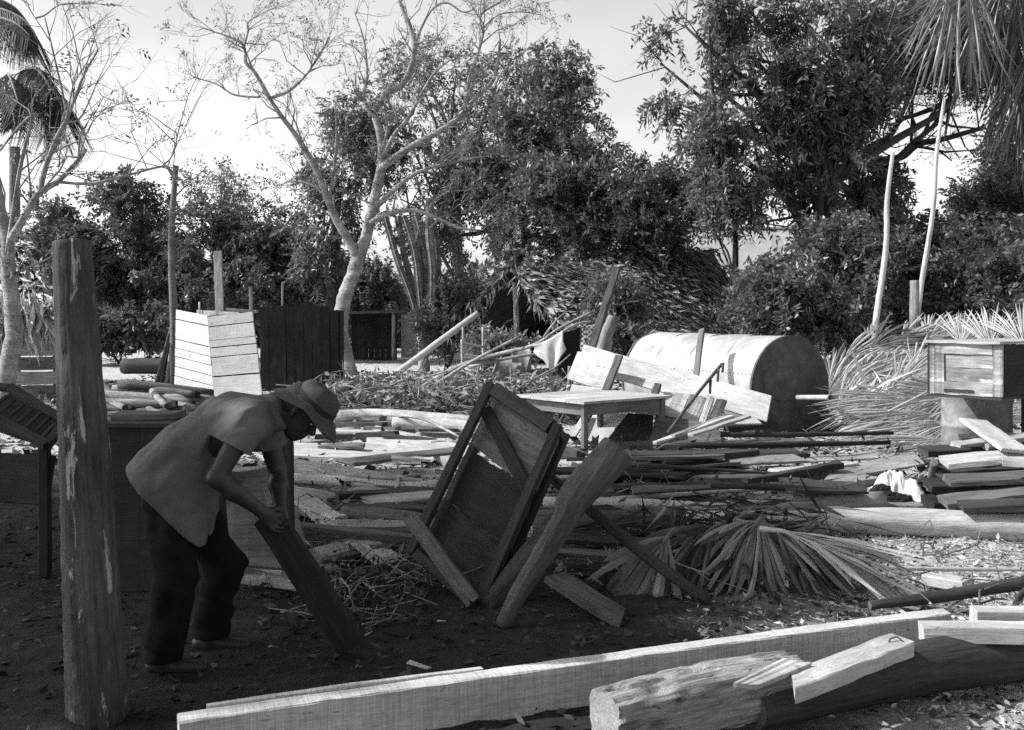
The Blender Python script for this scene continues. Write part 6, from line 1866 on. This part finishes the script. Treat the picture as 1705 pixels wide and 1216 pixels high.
brush('brushwood heaped in front of the cactus and hut', (-3.6, 1.2, 15.2, 20.5), 520, 501, .42)
brush('low tangle of twigs in front of the dead branch', (-1.2, 1.6, 14.2, 17), 300, 502, .25)
brush('twigs and bark beyond the log heap', (-8.5, -5.0, 13.5, 19), 200, 503, .12, (.2, .6))
brush('twigs and dry grass heaped by the tilted frame in shade', (-1.1, -.45, 5.0, 6.0), 90, 504, .14, (.12, .35), .4)
brush('twigs lying among the shaded timbers', (-1.6, 1.6, 5.6, 9.0), 160, 505, .12, (.15, .5), .5)
brush('broken twigs under the heap of planks before the tank', (.8, 4.4, 8.2, 11.5), 160, 506, .15, (.2, .6), .6)
brush('straw stalks lying on the ground at the right', (2.0, 4.2, 5.0, 7.6), 150, 507, .07, (.1, .4), .2)

# grass under the right-hand shrubs
rng = np.random.default_rng(511); n = 2600
x = rng.uniform(4.2, 10, n); y = rng.uniform(15.5, 21, n)
V, F = leaf_quads(np.stack([x, y, x * 0], 1), np.stack([rng.normal(0, .35, n), rng.normal(0, .35, n), np.ones(n)], 1), rng.normal(size=(n, 3)), rng.uniform(.25, .8, n), rng.uniform(.015, .035, n))
props(add('grass', mesh_np('grass', V, F, M_['leafl'])), 'tall grass under the shrubs behind the palm leaf heap', kind='stuff')

for i, (px, py, ln, an, w_, lab) in enumerate(((697, 1109, .14, -.55, .035, 'large bright wood chip lying on the dark ground behind the beam'), (597, 1110, .03, .4, .02, 'small bright chip left of the large wood chip'), (522, 1132, .035, -.1, .012, 'tiny pale splinter farthest left on the dark ground'), (450, 1077, .025, .6, .018, 'tiny pale chip near the worker\'s feet'), (735, 1034, .05, .2, .012, 'thin pale splinter under the foot of the crooked log'), (614, 1055, .09, 1.2, .014, 'thin straw splinter standing left of the leaning plank'))):
    c = G(px, py, .012)
    dv = Vector((math.cos(an), math.sin(an), .02))
    slab('wood_chip', (c - dv * ln / 2, c + dv * ln / 2 * .7 + Vector((0, -w_ * .2, 0)), c + dv * ln / 2 + Vector((0, w_ * .4, 0)), c - dv * ln / 2 * .8 + Vector((0, w_, .004))), .006, M_['new'], label=lab, cat='wood chip', n=3, jit=.002)

# ---- every member of a loose group gets its own label, by tone, length and place in its group
ORD = ['leftmost', 'second from left', 'third from left', 'fourth from left', 'fifth from left', 'sixth from left', 'seventh from left', 'eighth from left', 'ninth from left', 'tenth from left', 'eleventh from left', 'twelfth from left', 'thirteenth from left', 'fourteenth from left', 'fifteenth from left', 'sixteenth from left', 'seventeenth from left', 'eighteenth from left', 'nineteenth from left', 'twentieth from left']
TONE = {'pale_wood': 'pale', 'weathered_shaded_wood': 'grey', 'brown_wood': 'dull', 'dark_wood': 'dark', 'black_wood': 'black', 'bark': 'dark-barked', 'grey_bark': 'grey-barked', 'dry_palm_leaf': 'pale', 'shaded_dry_leaf': 'dull'}
WHERE = {'broken boards in the sunlit middle': 'in the sunlit middle yard', 'broken boards in the shaded middle': 'shaded between worker and tilted frame', 'broken boards right of the table': 'in the dark heap right of the table', 'broken boards behind the crossed timbers': 'behind the crossed timbers', 'broken boards by the cloth bundle': 'beside the cloth bundle',
         'broken boards among the short logs': 'among the short logs by the crate', 'heap of short logs': 'in the heap before the white crate', 'loose offcuts in the middle': 'lying in the sunlit middle', 'small firewood heap': 'at the foot of the forked tree', 'tepee of stacked sticks': 'in the stick tepee left of the crate',
         'palm heap leaves: left slope': 'on the left slope of the palm heap', 'palm heap leaves: top': 'along the top of the palm heap', 'palm heap leaves: foot': 'at the foot of the palm heap', 'palm heap leaves: dull': 'half buried in the palm heap'}
def relabel():
    groups = {}
    for o in COL.objects:
        gname = o.get('group')
        if gname in WHERE and o.get('category'): groups.setdefault((gname, o['category']), []).append(o)
    for (gname, cat), obs in groups.items():
        items = {}
        for o in obs:
            mesh_o = o if o.type == 'MESH' else next((c for c in o.children if c.type == 'MESH'), o)
            Mw = WORLDM[mesh_o.name]
            bb = [Vector(v.co) for v in mesh_o.data.vertices]
            cen = Mw @ (sum(bb, Vector()) / len(bb))
            ln = max(v.x for v in bb) - min(v.x for v in bb)
            depth_ = cen.y
            tone = TONE.get(mesh_o.data.materials[0].name, 'grey')
            size = '' if cat in ('palm leaf',) else 'long' if ln > 1.0 else 'short' if ln < .6 else 'medium-length'
            items.setdefault((tone, size), []).append((cen.x / cen.y, o))
        for (tone, size), lst in items.items():
            lst.sort(key=lambda t: t[0])
            kind = {'palm leaf': 'fan-palm leaf', 'board': 'broken board', 'firewood': 'firewood stick'}.get(cat, cat)
            for i, (_, o) in enumerate(lst):
                pos = ORD[min(i, len(ORD) - 1)] if len(lst) > 1 else 'the only such one'
                o['label'] = ' '.join(f'{tone} {size} {kind} {WHERE[gname]}, {pos}'.split())
relabel()
